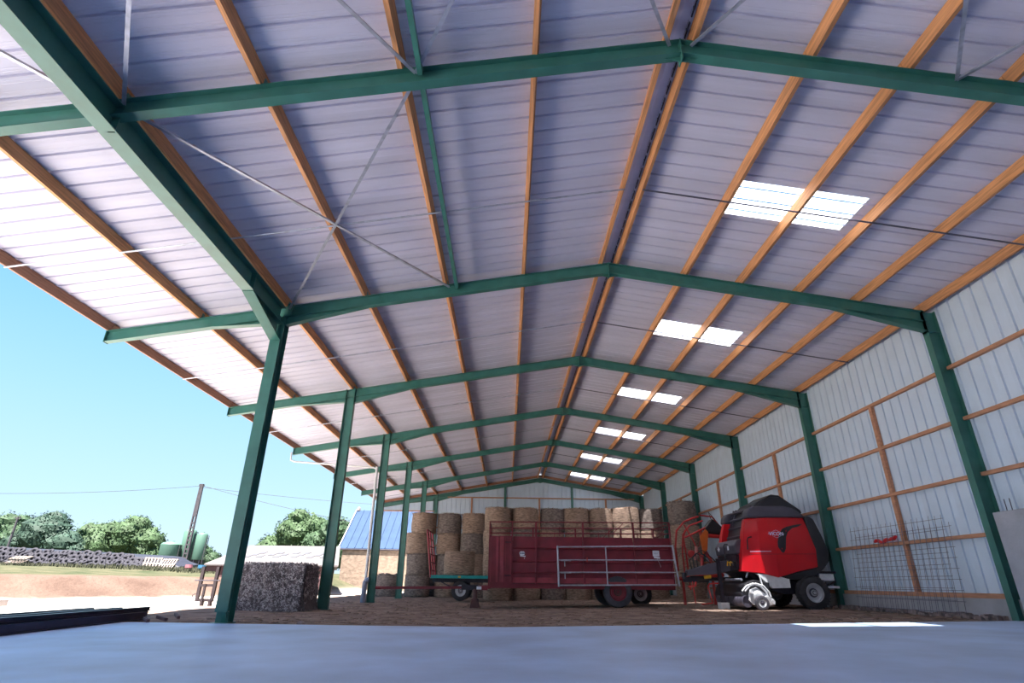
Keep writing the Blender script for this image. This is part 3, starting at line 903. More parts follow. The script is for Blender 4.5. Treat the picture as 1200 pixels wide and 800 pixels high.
sh2 = obj('side_shell', shell(YF, YF-.45, -1), RED2, bl, bevel=.012)
for ya, yb in ((YN+.06, YN+.5), (YF-.5, YF-.06)):
    b = B(); b.xz([(7.09, 2.61), (7.13, 2.80), (7.22, 2.90), (7.35, 2.945), (8.25, 2.96), (8.50, 2.90), (8.68, 2.79), (8.82, 2.64)], ya, yb)
    obj('grey_cover', b, GREYP, bl, bevel=.05)
    b = B(); b.xz([(8.80, 2.66), (8.95, 2.68), (9.06, 2.60), (9.2, 2.2), (9.33, 1.75), (9.30, 1.45), (9.12, 1.25), (8.9, 1.08), (8.45, .92), (8.0, .95), (7.75, 1.02), (8.3, 1.12), (8.94, 1.26), (8.97, 1.75), (8.88, 2.2)][::-1], ya+.02, yb)
    obj('rear_shell', b, BLACKP, bl, bevel=.03)
# swoosh and lettering on the near shell
def side_y(x, z):
    if x < 7.72: f = (7.72-x)/.45*.05 if x > 7.33 else .05 + (7.33-x)/.5*.11
    else: f = (x-7.72)/.58*.03 if x < 8.3 else .03 + (x-8.3)/.65*.07
    g_ = .02*(1.75-z)/.6 if z < 1.75 else (.03*(z-1.75)/.5 if z < 2.25 else .03+.06*(z-2.25)/.37)
    return YN + f + max(0, g_)
def decal(name, pts, m, parent, lift=.006):
    """thin plate following the shell; pts is a strip of (top, bottom) point pairs"""
    b = B(); n = len(pts)
    for (a, c) in pts:
        for (x, z) in (a, c): b.v.append((x, side_y(x, z)-lift, z))
    for (a, c) in pts:
        for (x, z) in (a, c): b.v.append((x, side_y(x, z)+.004, z))
    for i in range(n-1):
        k = 2*i; f = (k, k+1, k+3, k+2); b.f += [f, tuple(j+2*n for j in f[::-1]), (k, k+2, k+2+2*n, k+2*n), (k+1, k+1+2*n, k+3+2*n, k+3)]
    return obj(name, b, m, parent)
decal('swoosh', [((8.74, 2.46), (8.72, 2.45)), ((8.62, 2.45), (8.60, 2.385)), ((8.40, 2.41), (8.38, 2.33)), ((8.22, 2.37), (8.22, 2.22)), ((8.06, 2.30), (8.14, 2.08)), ((7.95, 2.16), (8.10, 1.92)), ((7.86, 1.95), (8.06, 1.75)), ((7.84, 1.80), (8.0, 1.66)), ((7.93, 1.66), (7.95, 1.64))], BLACKP, sh)
decal('stripe', [((7.05, 1.68), (7.05, 1.663)), ((7.33, 1.685), (7.33, 1.668)), ((7.62, 1.69), (7.62, 1.673))], LETTER, sh)
decal('seam_strip', [((7.0, 1.60), (7.0, 1.592)), ((7.33, 1.605), (7.33, 1.597)), ((7.72, 1.61), (7.72, 1.602)), ((8.3, 1.62), (8.3, 1.612)), ((8.93, 1.63), (8.93, 1.622))], BLACKP, sh)
def lettering(txt, x, z, size, m, parent, tilt=0.0, name='lettering', lift=.012):
    cu = bpy.data.curves.new('t', 'FONT'); cu.body = txt; cu.size = size; cu.extrude = .003; cu.align_x = 'CENTER'; cu.align_y = 'CENTER'; cu.offset = size*.02
    to = bpy.data.objects.new('t', cu); COL.objects.link(to)
    dg = bpy.context.evaluated_depsgraph_get(); me = bpy.data.meshes.new_from_object(to.evaluated_get(dg))
    b = B()
    for v in me.vertices:
        xx = x + v.co.x*math.cos(tilt)-v.co.y*math.sin(tilt); zz = z + v.co.y*math.cos(tilt)+v.co.x*math.sin(tilt)
        b.v.append((xx, side_y(xx, zz)-lift-v.co.z, zz))
    b.f = [tuple(p.vertices) for p in me.polygons]
    bpy.data.objects.remove(to)
    return obj(name, b, m, parent)
lettering('VICON', 7.86, 2.16, .135, LETTER, sh)
b = B()
dia = [(7.62, 2.16), (7.86, 2.27), (8.10, 2.16), (7.86, 2.05)]
for i in range(4):
    (x0, z0), (x1, z1) = dia[i], dia[(i+1) % 4]
    b.tube([(x0, side_y(x0, z0)-.005, z0), (x1, side_y(x1, z1)-.005, z1)], .004, 4)
obj('diamond_outline', b, LETTER, sh)
# handle on the shell front edge
b = B(); b.tube([(6.98, YN+.08, 1.72), (6.99, YN+.05, 1.98), (7.02, YN+.03, 2.05), (7.12, YN+.02, 2.07)], .018, 8); obj('handle', b, BLACKP, sh)
# front ladder-like frame with net box
fx = lambda z: 6.90 + (z-1.2)*.30
for yy in (YN+.50, YF-.50, (YN+YF)/2+.5):
    b = B(); b.bar((fx(1.3)-.05, yy, 1.3), (fx(3.0)+.02, yy, 3.0), .06, .08, (1, 0, 0)); obj('front_upright', b, GREYP, bl)
for z in (2.15, 2.42, 2.68, 2.9):
    b = B(); b.tube([(fx(z)-.06, YN+.5, z), (fx(z)-.06, YF-.5, z)], .035, 8); obj('front_roller', b, GREYP, bl)
b = B(); b.xz([(6.72, 1.62), (6.70, 1.85), (6.82, 2.02), (7.1, 2.06), (7.1, 1.62)], YN+.35, YF-.4); nb = obj('net_box', b, GREYP, bl, bevel=.03)
b = B(); 
b.prism([(6.70, YN+1.55, 1.80), (6.70, YN+1.65, 1.87), (6.70, YN+1.75, 1.80), (6.70, YN+1.65, 1.73)], (-.012, 0, 0)); obj('emblem', b, STICK, nb)
b = B(); b.box(6.69, 6.70, YN+.8, YN+.9, 1.74, 1.86); obj('sticker', b, STICK, nb)
b = B(); b.box(6.72, 6.86, YN+.4, YF-.5, 1.2, 1.6); obj('front_recess', b, DKSTEEL, bl)
for i in range(5):
    b = B(); yy = YN+.5+i*.22; b.tube([(6.72, yy, 1.38), (6.66, yy, 1.42), (6.64, yy, 1.3)], .02, 6); obj('hose', b, YEL if i in (1, 2) else DKSTEEL, bl)
# belts visible at front
for i in range(5):
    y0 = YN+.56+i*.27
    b = B(); b.bar((fx(2.05)+.02, y0+.1, 2.05), (fx(2.95)+.03, y0+.1, 2.95), .2, .02, (1, 0, 0)); obj('belt', b, RUBBER, bl)
# light metal chute panel under the shell
b = B(); b.xz([(7.15, 1.08), (8.05, 1.02), (8.05, .72), (7.53, .70)], YN+.10, YN+.2); obj('side_plate', b, WHITEM, bl)
b = B(); b.xz([(7.2, 1.1), (8.9, 1.1), (9.2, .95), (8.9, .6), (8.0, .55), (7.4, .7)], YN+.35, YF-.35); obj('under_frame', b, DKSTEEL, bl)
b = B(); b.tube([(8.63, YN-.05, .60), (8.63, YF+.05, .60)], .06, 10); obj('axle', b, DKSTEEL, bl)
wheel(bl, (8.63, YN+.08, .60), .435, .38, RIMS, RUBBER, dish=.10, n=32)
wheel(bl, (8.63, YF-.08, .60), .435, .38, RIMS, RUBBER, side=1, n=32)
# rear hitch bits
b = B(); b.box(9.0, 9.42, YN+.25, YN+.45, .92, 1.10); b.box(9.1, 9.5, YN+.2, YN+.5, .72, .78); obj('rear_bracket', b, WHITEM, bl)
b = B(); b.bar((9.0, YN+.3, 1.14), (9.5, YN+.3, 1.14), .1, .06); b.bar((9.05, YN+.25, .74), (9.45, YN+.25, .9), .04, .04); obj('tailgate_bar', b, DKSTEEL, bl)
# pick-up
b = B(); b.xz([(6.62, .30), (6.60, .55), (6.72, .80), (7.0, .92), (7.45, .85), (7.4, .5), (7.1, .3)], YN+.05, YF-.15); obj('pickup_hood', b, BLACKP, bl, bevel=.03)
b = B(); b.lathe((6.70, YN-.08, .36), (0, 1, 0), [(0, .15), (2.1, .15)], 18)
for i in range(12): b.lathe((6.70, YN-.05+i*.175, .36), (0, 1, 0), [(0, .158), (.02, .158)], 18)
obj('crop_roller', b, GREYP, bl, True)
b = B(); b.tube([(6.62, YN-.05, .92), (6.62, YF-.2, .92)], .035, 10); obj('wind_guard_bar', b, GALV, bl)
b = B()
b.xz([(6.72, .40), (6.80, .66), (6.98, .72), (7.20, .56), (7.42, .42), (7.44, .30), (7.15, .24), (6.85, .28)], YN-.12, YN-.06)
b.lathe((6.98, YN-.14, .50), (0, -1, 0), [(0, .15), (.03, .14), (.05, .08)], 16); b.lathe((7.22, YN-.14, .44), (0, -1, 0), [(0, .08), (.05, .07)], 12)
b.lathe((7.37, YN-.14, .36), (0, -1, 0), [(0, .05), (.05, .05)], 10); b.lathe((6.80, YN-.14, .60), (0, -1, 0), [(0, .05), (.06, .05)], 10)
obj('pickup_end_plate', b, WHITEM, bl)
b = B()
for dx in (0, .08): b.tube([(6.55+dx, YN-.16, .62), (6.70+dx, YN-.17, .76), (6.88+dx, YN-.18, .82), (7.08+dx, YN-.17, .76), (7.22+dx, YN-.16, .60), (7.25+dx, YN-.15, .48)], .025, 7)
obj('cover_arm', b, WHITEM, bl, True)
b = B(); b.tube([(7.12, YN-.1, 1.05), (7.16, YN-.12, .75)], .02, 6); obj('lift_rod', b, WHITEM, bl)
wheel(bl, (7.02, YN-.24, .33), .19, .13, WHITEM, TYREG, n=20, dish=.03, lugs=False)
# drawbar
b = B(); b.prism([(5.45, 18.05, 1.02), (5.45, 18.05, 1.16), (6.1, 18.0, 1.36), (7.0, 17.95, 1.52), (7.0, 17.95, 1.20), (6.2, 18.0, 1.06)], (0, .30, 0)); obj('drawbar', b, GREYP, bl, bevel=.02)
b = B(); b.lathe((5.38, 18.2, .94), (0, 0, 1), [(0, .07), (.16, .07)], 12); b.box(5.35, 5.75, 18.1, 18.3, .84, .98); obj('hitch_ring', b, DKSTEEL, bl)
b = B(); b.box(6.33, 6.42, 17.9, 18.02, .3, 1.5); b.prism([(6.30, 17.88, .16), (6.45, 17.88, .16), (6.45, 17.88, .34), (6.30, 17.88, .34)], (0, .14, 0))
jk = obj('parking_jack', b, DKSTEEL, bl)
b = B(); b.box(6.26, 6.50, 17.80, 18.1, gz(6.3), .30); obj('jack_foot', b, WHITEM, jk)
b = B(); b.tube([(5.55, 18.2, .92), (6.1, 18.2, .93)], [.10, .09], 10); b.tube([(6.1, 18.2, .93), (6.9, 18.2, .95)], .05, 10)
obj('drive_shaft', b, BLACKP, bl, True)
b = B(); b.tube([(5.95, 18.1, .98), (6.15, 18.1, 1.0)], .05, 8); obj('shaft_guard', b, YEL, bl)
b = B(); b.tube([(6.35, 18.02, .82), (6.05, 18.0, .80), (6.0, 18.0, .72), (6.08, 18.0, .28), (5.75, 18.0, .24)], .022, 7); b.tube([(5.55, 18.0, .86), (5.58, 18.0, .25)], .018, 6); b.tube([(5.4, 18.0, .72), (5.62, 18.0, .74), (5.65, 18.0, .85)], .035, 6)
obj('red_linkage', b, RED3, bl, True)
b = B()
for i in range(3):
    a0 = [(5.6+i*.1, 18.1, 1.2), (5.55+i*.1, 18.05, 1.45+.08*i), (5.75+i*.1, 18.0, 1.65+.05*i), (6.0+i*.12, 18.0, 1.5), (6.2+i*.1, 18.05, 1.35)]
    b.tube(a0, .016, 6)
obj('hose_loop', b, BLACKP, bl, True)
b = B(); b.tube([(6.62, 18.0, 1.45), (6.62, 18.0, 1.85), (6.66, 18.0, 1.92), (6.86, 18.0, 1.92)], .02, 7); obj('grab_rail', b, BLACKP, bl, True)
b = B(); b.tube([(5.93, 18.15, 1.2), (5.98, 18.15, 1.6)], .045, 10)
for i in range(6): b.lathe((5.935+i*.008, 18.15, 1.22+i*.065), (0, 0, 1), [(0, .06), (.02, .06)], 10)
obj('coil_spring', b, RED3, bl)
b = B(); b.tube([(6.9, YN+.3, .98), (7.12, YN+.12, 1.5)], .025, 8); obj('gas_strut', b, GALV, bl)
b = B(); b.lathe((6.75, 18.9, 1.02), (-1, 0, 0), [(0, .2), (.05, .2), (.07, .1)], 16); obj('gear_cover', b, RED3, bl)

# ------------------------------------------------------------------ red hay tedder behind the drawbar
td_ = thing('hay_tedder', (6.9, 21, .12), 'folded red tubular hay tedder standing between trailer and baler', 'tedder')
y = 21.0
def tube_part(nm, pts, r, m=RED3, n=8):
    b = B(); b.tube(pts, r, n); return obj(nm, b, m, td_, True)
tube_part('curved_arm', [(6.02, y, 1.2), (6.0, y, 2.0), (6.1, y, 2.55), (6.4, y, 2.86), (6.75, y, 3.0), (6.95, y, 3.05)], .035)
tube_part('curved_arm', [(6.22, y-.1, .9), (6.2, y-.1, 1.8), (6.28, y-.1, 2.4), (6.55, y-.1, 2.72), (7.05, y-.1, 2.9)], .03)
tube_part('curved_arm', [(6.45, y+.2, .6), (6.42, y+.2, 1.7), (6.38, y+.2, 2.3), (6.5, y+.3, 2.6)], .03)
tube_part('diagonal_bar', [(6.35, y-.15, 2.75), (6.62, y-.15, 2.2), (6.85, y-.15, 1.55)], .03)
tube_part('diagonal_bar', [(7.0, y, 3.1), (7.45, y, 3.05), (7.7, y, 2.7), (7.75, y, 2.4)], .03)
tube_part('diagonal_bar', [(6.3, y-.2, 2.3), (7.1, y-.2, 2.65)], .035)
tube_part('cross_tube', [(7.15, y-.2, 2.38), (8.1, y-.2, 2.33)], .07)
tube_part('frame_tube', [(6.9, y-.1, 2.6), (7.0, y-.1, 1.9), (7.25, y-.1, 1.4)], .06)
tube_part('frame_tube', [(5.95, y, .95), (7.6, y, 1.1)], .06)
tube_part('leg', [(6.15, y, 1.0), (6.15, y, .12)], .05)
tube_part('leg', [(7.3, y+.3, 1.1), (7.3, y+.3, .14)], .05)
b = B(); b.prism([(6.85, y-.25, 2.35), (7.2, y-.25, 2.75), (7.05, y-.25, 1.9), (6.9, y-.25, 1.75)], (0, .1, 0)); obj('orange_plate', b, mat('orange_paint', (.70, .16, .03), .5), td_)
b = B(); b.prism([(7.05, y-.3, 2.62), (7.35, y-.3, 2.95), (7.75, y-.3, 2.6), (7.75, y-.3, 2.4), (7.2, y-.3, 2.45)], (0, .4, 0)); obj('gearbox', b, BLACKP, td_, bevel=.03)
tube_part('lever', [(7.55, y-.3, 2.55), (7.85, y-.3, 2.7), (8.0, y-.3, 2.78)], .022, BLACKP)
tube_part('knob', [(7.97, y-.3, 2.76), (8.08, y-.3, 2.80)], .045, BLACKP)
tube_part('lever', [(7.38, y-.1, 2.9), (7.3, y-.1, 3.2), (7.5, y-.1, 2.95)], .018, BLACKP)
for i in range(8):
    a = i*math.pi/4
    tube_part('tine', [(6.45, y-.35, 1.75), (6.45+.42*math.cos(a), y-.38, 1.75+.42*math.sin(a)), (6.45+.5*math.cos(a+.2), y-.5, 1.75+.5*math.sin(a+.2))], .009, RED3 if i % 2 else DKSTEEL, 5)
b = B(); b.lathe((6.45, y-.3, 1.75), (0, -1, 0), [(0, .14), (.08, .12), (.1, .05)], 14); obj('rotor_hub', b, RED3, td_)
tube_part('gas_cylinder', [(6.55, y-.4, 1.55), (6.62, y-.4, 2.0)], .05, mat('pale_red', (.7, .28, .25), .4))

# ------------------------------------------------------------------ big hay block by the left column
hb = B()
nx_, ny_, nz_ = 22, 12, 12
def hp(i, j, k):
    x = -7.32 + 1.86*i/nx_; y_ = 16.28 + 1.15*j/ny_; z = -.02 + 1.17*k/nz_
    p = V((x, y_, z)); d = .045*noise.noise(p*3.1) + .02*noise.noise(p*11)
    c = V((-6.4, 16.85, .55)); q = (p-c); q.normalize()
    p += V((q.x*d, q.y*d, q.z*d*.4))
    if k == 0: p.z = -.02
    fl = .10*(1-k/nz_)**3
    if i == nx_: p.x += fl*1.6
    return p
idx = {}
for i in range(nx_+1):
    for j in range(ny_+1):
        for k in range(nz_+1):
            if i in (0, nx_) or j in (0, ny_) or k in (0, nz_):
                idx[i, j, k] = len(hb.v); hb.v.append(tuple(hp(i, j, k)))
def q4(a, b_, c, d): hb.f.append((idx[a], idx[b_], idx[c], idx[d]))
for i in range(nx_):
    for k in range(nz_):
        q4((i,0,k),(i+1,0,k),(i+1,0,k+1),(i,0,k+1)); q4((i,ny_,k+1),(i+1,ny_,k+1),(i+1,ny_,k),(i,ny_,k))
for j in range(ny_):
    for k in range(nz_):
        q4((0,j,k),(0,j,k+1),(0,j+1,k+1),(0,j+1,k)); q4((nx_,j,k),(nx_,j+1,k),(nx_,j+1,k+1),(nx_,j,k+1))
for i in range(nx_):
    for j in range(ny_):
        q4((i,j,nz_),(i+1,j,nz_),(i+1,j+1,nz_),(i,j+1,nz_)); q4((i,j,0),(i,j+1,0),(i+1,j+1,0),(i+1,j,0))
hay = thing('straw_block', (-6.4, 16.85, 0), 'big rectangular block of grey straw standing behind the big left column', 'straw block')
obj('compressed_body', hb, HAYB, hay, True)
rnd = random.Random(4); b = B(); bd = B()
for i in range(7000):
    f = rnd.random()
    if f < .62: p = V((rnd.uniform(-7.32, -5.48), 16.24, rnd.uniform(.0, 1.15))); nn = V((0, -1, 0))
    elif f < .8: p = V((-5.43, rnd.uniform(16.28, 17.4), rnd.uniform(0, 1.15))); nn = V((1, 0, 0))
    elif f < .86: p = V((-7.35, rnd.uniform(16.28, 17.4), rnd.uniform(0, 1.15))); nn = V((-1, 0, 0))
    else: p = V((rnd.uniform(-7.32, -5.48), rnd.uniform(16.26, 17.4), 1.155)); nn = V((0, 0, 1))
    d = V((rnd.uniform(-1, 1), rnd.uniform(-1, 1), rnd.uniform(-1, 1))); d = (d - nn*d.dot(nn)*.6).normalized()
    l = rnd.uniform(.02, .055); s_ = d.cross(nn).normalized()*rnd.uniform(.006, .014)
    p += nn*rnd.uniform(.0, .05)
    (b if i % 5 < 2 else bd).add([p-d*l-s_, p-d*l+s_, p+d*l+s_, p+d*l-s_], [(0, 1, 2, 3)])
o = obj('loose_straw', b, HAYBITS, hay); o['kind'] = 'stuff'
o = obj('dark_straw', bd, HAYD, hay); o['kind'] = 'stuff'

# ------------------------------------------------------------------ dark steel rack left of the hay
rk = thing('steel_rack', (-9.4, 19, 0), 'dark steel loader frame with two uprights standing left of the straw block', 'loader frame')
for x0, nm in ((-9.60, 'upright'), (-9.14, 'upright')):
    b = B(); b.bar((x0, 19, .12), (x0, 19.02, 1.12), .09, .09, (0, 1, 0)); obj(nm, b, RACKD, rk)
for z, w_ in ((.16, .09), (.58, .07)):
    b = B(); b.bar((-9.6, 19, z), (-9.1, 19, z), .07, w_); obj('crossbar', b, RACKD, rk)
b = B(); b.tube([(-9.78, 18.98, .72), (-9.0, 18.98, .72)], .02, 6); obj('pin_bar', b, DKSTEEL, rk)
b = B(); b.bar((-9.42, 18.96, .16), (-9.42, 18.96, .62), .06, .06, (0, 1, 0)); b.box(-9.45, -9.38, 18.9, 19.05, .0, .16); b.box(-9.2, -9.13, 18.9, 19.05, 0, .16); obj('foot', b, RACKD, rk)
b = B(); b.tube([(-9.66, 18.95, .34), (-9.74, 18.95, .30), (-9.72, 18.95, .22)], .012, 5); obj('hook', b, DKSTEEL, rk)

# ------------------------------------------------------------------ stack of steel beams at the left edge
starts = [(-7.06, 12.2, .05), (-7.35, 12.75, .06), (-7.65, 12.35, .05), (-7.95, 12.1, .06), (-8.28, 11.6, .05), (-8.62, 10.8, .06)]
starts2 = [(-7.2, 12.45, .16), (-7.5, 12.05, .16), (-7.85, 11.75, .16)]
sp_lab = ['nearest the slab', 'second from the slab edge, the longest', 'third from the slab edge', 'fourth from the slab edge', 'fifth from the slab edge', 'farthest from the slab']
for i, (x, yend, z) in enumerate(starts):
    b = B(); b.ibeam((x+.35, 5.2, .03+.01*(i % 2)), (x-.05, yend, .03+.01*(i % 2)), .13, .15, .014, .012)
    o = obj('steel_beam', b, STEELP); tag(o, 'dark painted steel beam in the low stack at the left, ' + sp_lab[i], 'steel beam', 'steel beams stacked at the left edge')
for i, (x, yend, z) in enumerate(starts2):
    b = B(); b.ibeam((x+.42, 5.2, z+.012), (x+.0, yend, z+.012), .07, .11, .01, .01)
    o = obj('steel_beam', b, STEELP); tag(o, 'slim dark steel beam on top of the low stack, ' + ['right-hand one', 'middle one', 'left-hand one'][i], 'steel beam', 'steel beams stacked at the left edge')
b = B(); b.bar((-9.9, 8.0, .30), (-9.78, 11.9, .30), .3, .12)
b.bar((-9.9, 8.2, .12), (-9.8, 11.5, .12), .2, .24)
tag(obj('pale_board', b, PALE), 'pale thick board lying behind the dark steel beams', 'board')
for i, (x0, y0, x1, y1, l) in enumerate(((-6.35, 11.6, -6.75, 12.0, 'lying nearest the big column'), (-6.45, 11.2, -6.7, 11.5, 'short, beside the beam ends'), (-6.5, 12.3, -6.9, 12.9, 'lying on the earth behind the others'))):
    b = B(); b.bar((x0, y0, .06), (x1, y1, .08), .05, .05)
    tag(obj('wood_offcut', b, SHEDW), 'dark wooden offcut ' + l, 'offcut', 'offcuts by the steel beams')
for i, (x, y_, s_, l) in enumerate(((-3.85, 11.65, .07, 'small dark stone on the slab edge right of the big column'), (9.6, 12.6, .05, 'small dark lump on the plinth foot near the right column'))):
    b = B(); b.lathe((x, y_, gz(x)), (0, 0, 1), [(0, s_*1.2), (s_*.5, s_), (s_*.9, s_*.4)], 7)
    tag(obj('stone', b, ROCK), l, 'stone')

# ------------------------------------------------------------------ rain pipes
dp = thing('rain_pipe', (-5.5, 23.4, 0), 'pale downpipe with grey foot pipe beside the third left column', 'pipe')
b = B(); b.tube([(-5.50, 23.4, 5.15), (-5.48, 23.4, .86), (-5.46, 23.35, .78), (-5.40, 23.3, .72)], .055, 10); obj('downpipe', b, PVCW, dp, True)
b = B(); b.tube([(-5.30, 23.2, .80), (-5.38, 23.2, .80), (-5.44, 23.2, .70), (-5.46, 23.2, 0)], .10, 12); obj('foot_pipe', b, PVC, dp, True)
b = B(); b.tube([(-9.2, 23.45, 5.72), (-9.18, 23.45, 5.40), (-9.0, 23.45, 5.33), (-5.65, 23.45, 5.12), (-5.5, 23.42, 5.05)], .035, 8); obj('cross_pipe', b, PVCW, dp, True)

# ------------------------------------------------------------------ outside: shed and stone building
shd = thing('low_shed', (-12.9, 35.5, 0), 'long low shed with a patchy pale roof beyond the straw block', 'shed')
shx = lambda y_: -9.25 - (y_-32.8)*.29
b = B()
rows = [(32.8, 1.52), (38.2, 2.78), (43.6, 1.52)]
b.v = [(x_, y_, z_+dz) for dz in (0, -.08) for (y_, z_) in rows for x_ in (-16.6, shx(y_))]
b.f = [(0, 1, 3, 2), (2, 3, 5, 4), (6, 8, 9, 7), (8, 10, 11, 9), (0, 6, 7, 1), (4, 5, 11, 10), (0, 2, 8, 6), (2, 4, 10, 8), (1, 7, 9, 3), (3, 9, 11, 5)]
obj('roof', b, FIBRO, shd)
for i in range(4):
    x0 = -15.4 + i*1.25
    b = B()
    for j in range(4):
        xx = x0+.22*j+random.uniform(-.1, .1); yy = 34.6+.5*((j*7+i) % 3)
        b.box(xx, xx+.35, yy, yy+.55, 0, .02)
        for q in range(len(b.v)-8, len(b.v)):
            v_ = b.v[q]; b.v[q] = (v_[0], v_[1], v_[2] + 1.525 + (v_[1]-32.8)*(1.26/5.4))
    obj('roof_patch', b, mat('roof_patch_%d' % i, (.075, .075, .085), .9), shd)
b = B(); b.box(-15.9, -9.6, 32.95, 33.1, .30, 1.46); b.prism([(-9.55, 33, .1), (shx(38.2)-.2, 38.2, .1), (shx(43.4)-.2, 43.4, .1), (shx(43.4)-.2, 43.4, 1.46), (shx(38.2)-.2, 38.2, 2.66), (-9.55, 33, 1.46)], (-.1, 0, 0)); obj('front_wall', b, SHEDW, shd)
b = B(); b.box(-16.5, -15.7, 32.9, 33.0, 1.15, 1.44); obj('fascia', b, SHEDW, shd)
for x in (-15.9, -13.8, -11.7, -9.6):
    b = B(); b.box(x-.06, x+.06, 32.95, 33.07, -.1, 1.45); obj('post', b, SHEDW, shd)

hs = thing('stone_building', (-8, 52, 0), 'stone farm building with a slate-blue ribbed roof behind the barn', 'building')
E0, E1 = 49.22, 53.5
b = B(); b.box(-13.7, -3.4, 49.2, 57.8, -.5, 3.2); b.prism([(-13.7, 49.2, 3.15), (-13.7, 53.5, 6.5), (-13.7, 57.8, 3.15)], (10.3, 0, 0)); obj('stone_wall', b, STONE, hs)
npan = 17; pw_ = 10.7/npan
pan = None
for i in range(npan):
    if pan is None:
        b = B(); x = -14.0
        b.prism([(x, E0-.1, 3.19), (x+pw_, E0-.1, 3.19), (x+pw_, E1, 6.70), (x, E1, 6.70)], (0, 0, .05))
        b.prism([(x, E0-.1, 3.23), (x+.06, E0-.1, 3.23), (x+.06, E1, 6.74), (x, E1, 6.74)], (0, 0, .08))
        pan = obj('roof_panel', b, BLUER, hs)
    else: inst('roof_panel', pan, (pw_*i, 0, 0), hs)
b = B(); b.prism([(-14.0, E1, 6.70), (-3.3, E1, 6.70), (-3.3, 58.1, 3.1), (-14.0, 58.1, 3.1)], (0, 0, .05)); obj('roof_back', b, BLUER, hs)
b = B(); b.tube([(-14.0, E0-.1, 3.14), (-3.3, E0-.1, 3.14)], .06, 8); obj('gutter', b, DKSTEEL, hs)
b = B(); b.bar((-14.03, E0-.1, 3.22), (-14.03, E1, 6.74), .06, .18); obj('verge', b, PALE, hs)
b = B(); b.tube([(-7.7, 49.05, 3.1), (-7.7, 49.05, -.1)], .06, 8); obj('downpipe', b, PVCW, hs)
b = B(); b.box(-10.5, -10.2, 49.16, 49.24, 1.15, 1.32); obj('wall_vent', b, DKSTEEL, hs)
b = B(); b.lathe((-13.85, 53.5, 6.72), (0, 0, 1), [(0, .18), (.22, .16), (.34, .06)], 7); obj('ridge_ornament', b, ROCK, hs)

# ------------------------------------------------------------------ silage clamp held down by tyres
tz = lambda x, y_: terrain(x, y_)[0]
cl = B(); ends = ((-48.0, 52.0), (-27.0, 51.0))
def clamp_base(s): return -48 + 21*s, 51.5 - 3.0*s
bz0 = 1.18
ring_pts = []
N = 24; rings = []
for i in range(N+1):
    s_ = i/N; x, y_ = clamp_base(s_); hgt = (1.9 - .85*s_)*(1-.55*sstep(.9, 1, s_))
    rings.append([V((x, y_, bz0-.2)), V((x, y_+.05, bz0)), V((x, y_+1.0, bz0+hgt)), V((x, y_+4, bz0+hgt+.25)), V((x, y_+8, bz0-.2))])
cl.loft(rings)
sc = obj('silage_clamp', cl, TARP); tag(sc, 'long silage heap under black sheeting beyond the sandy yard', 'silage heap')
def tyre_mesh():
    b = B(); n = 14; R, r_ = .205, .125
    for i in range(n):
        a = 2*math.pi*i/n
        for j in range(7):
            c = 2*math.pi*j/7
            rr = R + r_*math.cos(c); b.v.append((rr*math.cos(a), rr*math.sin(a), r_*.85*math.sin(c)))
    for i in range(n):
        for j in range(7): b.f.append((i*7+j, ((i+1) % n)*7+j, ((i+1) % n)*7+(j+1) % 7, i*7+(j+1) % 7))
    me = bpy.data.meshes.new('old_tyre'); me.from_pydata(b.v, [], b.f); me.materials.append(OLDT)
    me.polygons.foreach_set('use_smooth', [True]*len(me.polygons)); return me
TM = tyre_mesh()
cnt = 0
for row in range(5):
    s_ = .0
    ncol = 38
    for i in range(ncol):
        s_ = (i + .5*(row % 2))/ncol
        if s_ > .985: continue
        x, y_ = clamp_base(s_); hgt = 1.9-.85*s_; f = (row+.35)/4.6
        if row == 4 and s_ > .8: continue
        nrm_ang = math.atan2(hgt, 1.0)
        px = x + random.uniform(-.11, .11); py = y_ + f*1.0 - .10 + random.uniform(-.08, .08); pz = bz0 + f*hgt + .04 + random.uniform(-.07, .07)
        o = bpy.data.objects.new('old_tyre', TM); COL.objects.link(o)
        o.location = (px, py, pz); o.rotation_euler = (nrm_ang + random.uniform(-.45, .35), random.uniform(-.45, .45), random.uniform(-.2, .2))
        sc_ = random.uniform(.9, 1.15); o.scale = (sc_, sc_, sc_)
        o['label'] = 'worn black tyre in the rows that cover the silage heap'; o['category'] = 'tyre'; o['group'] = 'tyres laid on the silage heap'
        cnt += 1

# ------------------------------------------------------------------ tanks, poles, pallets, far roof
def tank(x, y_, z0, h, r, legh, label, cone=False):
    t = thing('storage_tank', (x, y_, z0), label, 'tank', 'green storage tanks')
    zb = z0+legh; b = B()
    b.lathe((x, y_, zb), (0, 0, 1), [(0, r*.96), (.05, r), (h, r), (h+.18, r*.82), (h+.28, r*.3), (h+.34, r*.28)], 24); obj('tank_body', b, SILO, t, True)
    b = B()
    for a in range(6):
        c_, s_ = math.cos(a*math.pi/3+.3)*r*.9, math.sin(a*math.pi/3+.3)*r*.9
        b.bar((x+c_, y_+s_, z0-.3), (x+c_, y_+s_, zb+.05), .09, .09)
    b.lathe((x, y_, z0+.25), (0, 0, 1), [(0, r*.35), (legh-.25, r*.93)], 18)
    obj('leg_frame', b, TARP, t)
    b = B()
    for i in range(int(h/.3)+2): b.bar((x+r+.04, y_-.18, zb-.3+i*.3), (x+r+.04, y_+.18, zb-.3+i*.3), .03, .03)
    b.bar((x+r+.04, y_-.2, z0), (x+r+.04, y_-.2, zb+h), .04, .04); b.bar((x+r+.04, y_+.2, z0), (x+r+.04, y_+.2, zb+h), .04, .04)
    obj('ladder', b, POLEM, t)
tank(-34.1, 60, 1.3, 1.9, .95, .7, 'squat wide pale green tank, leftmost of the three beyond the tyres')
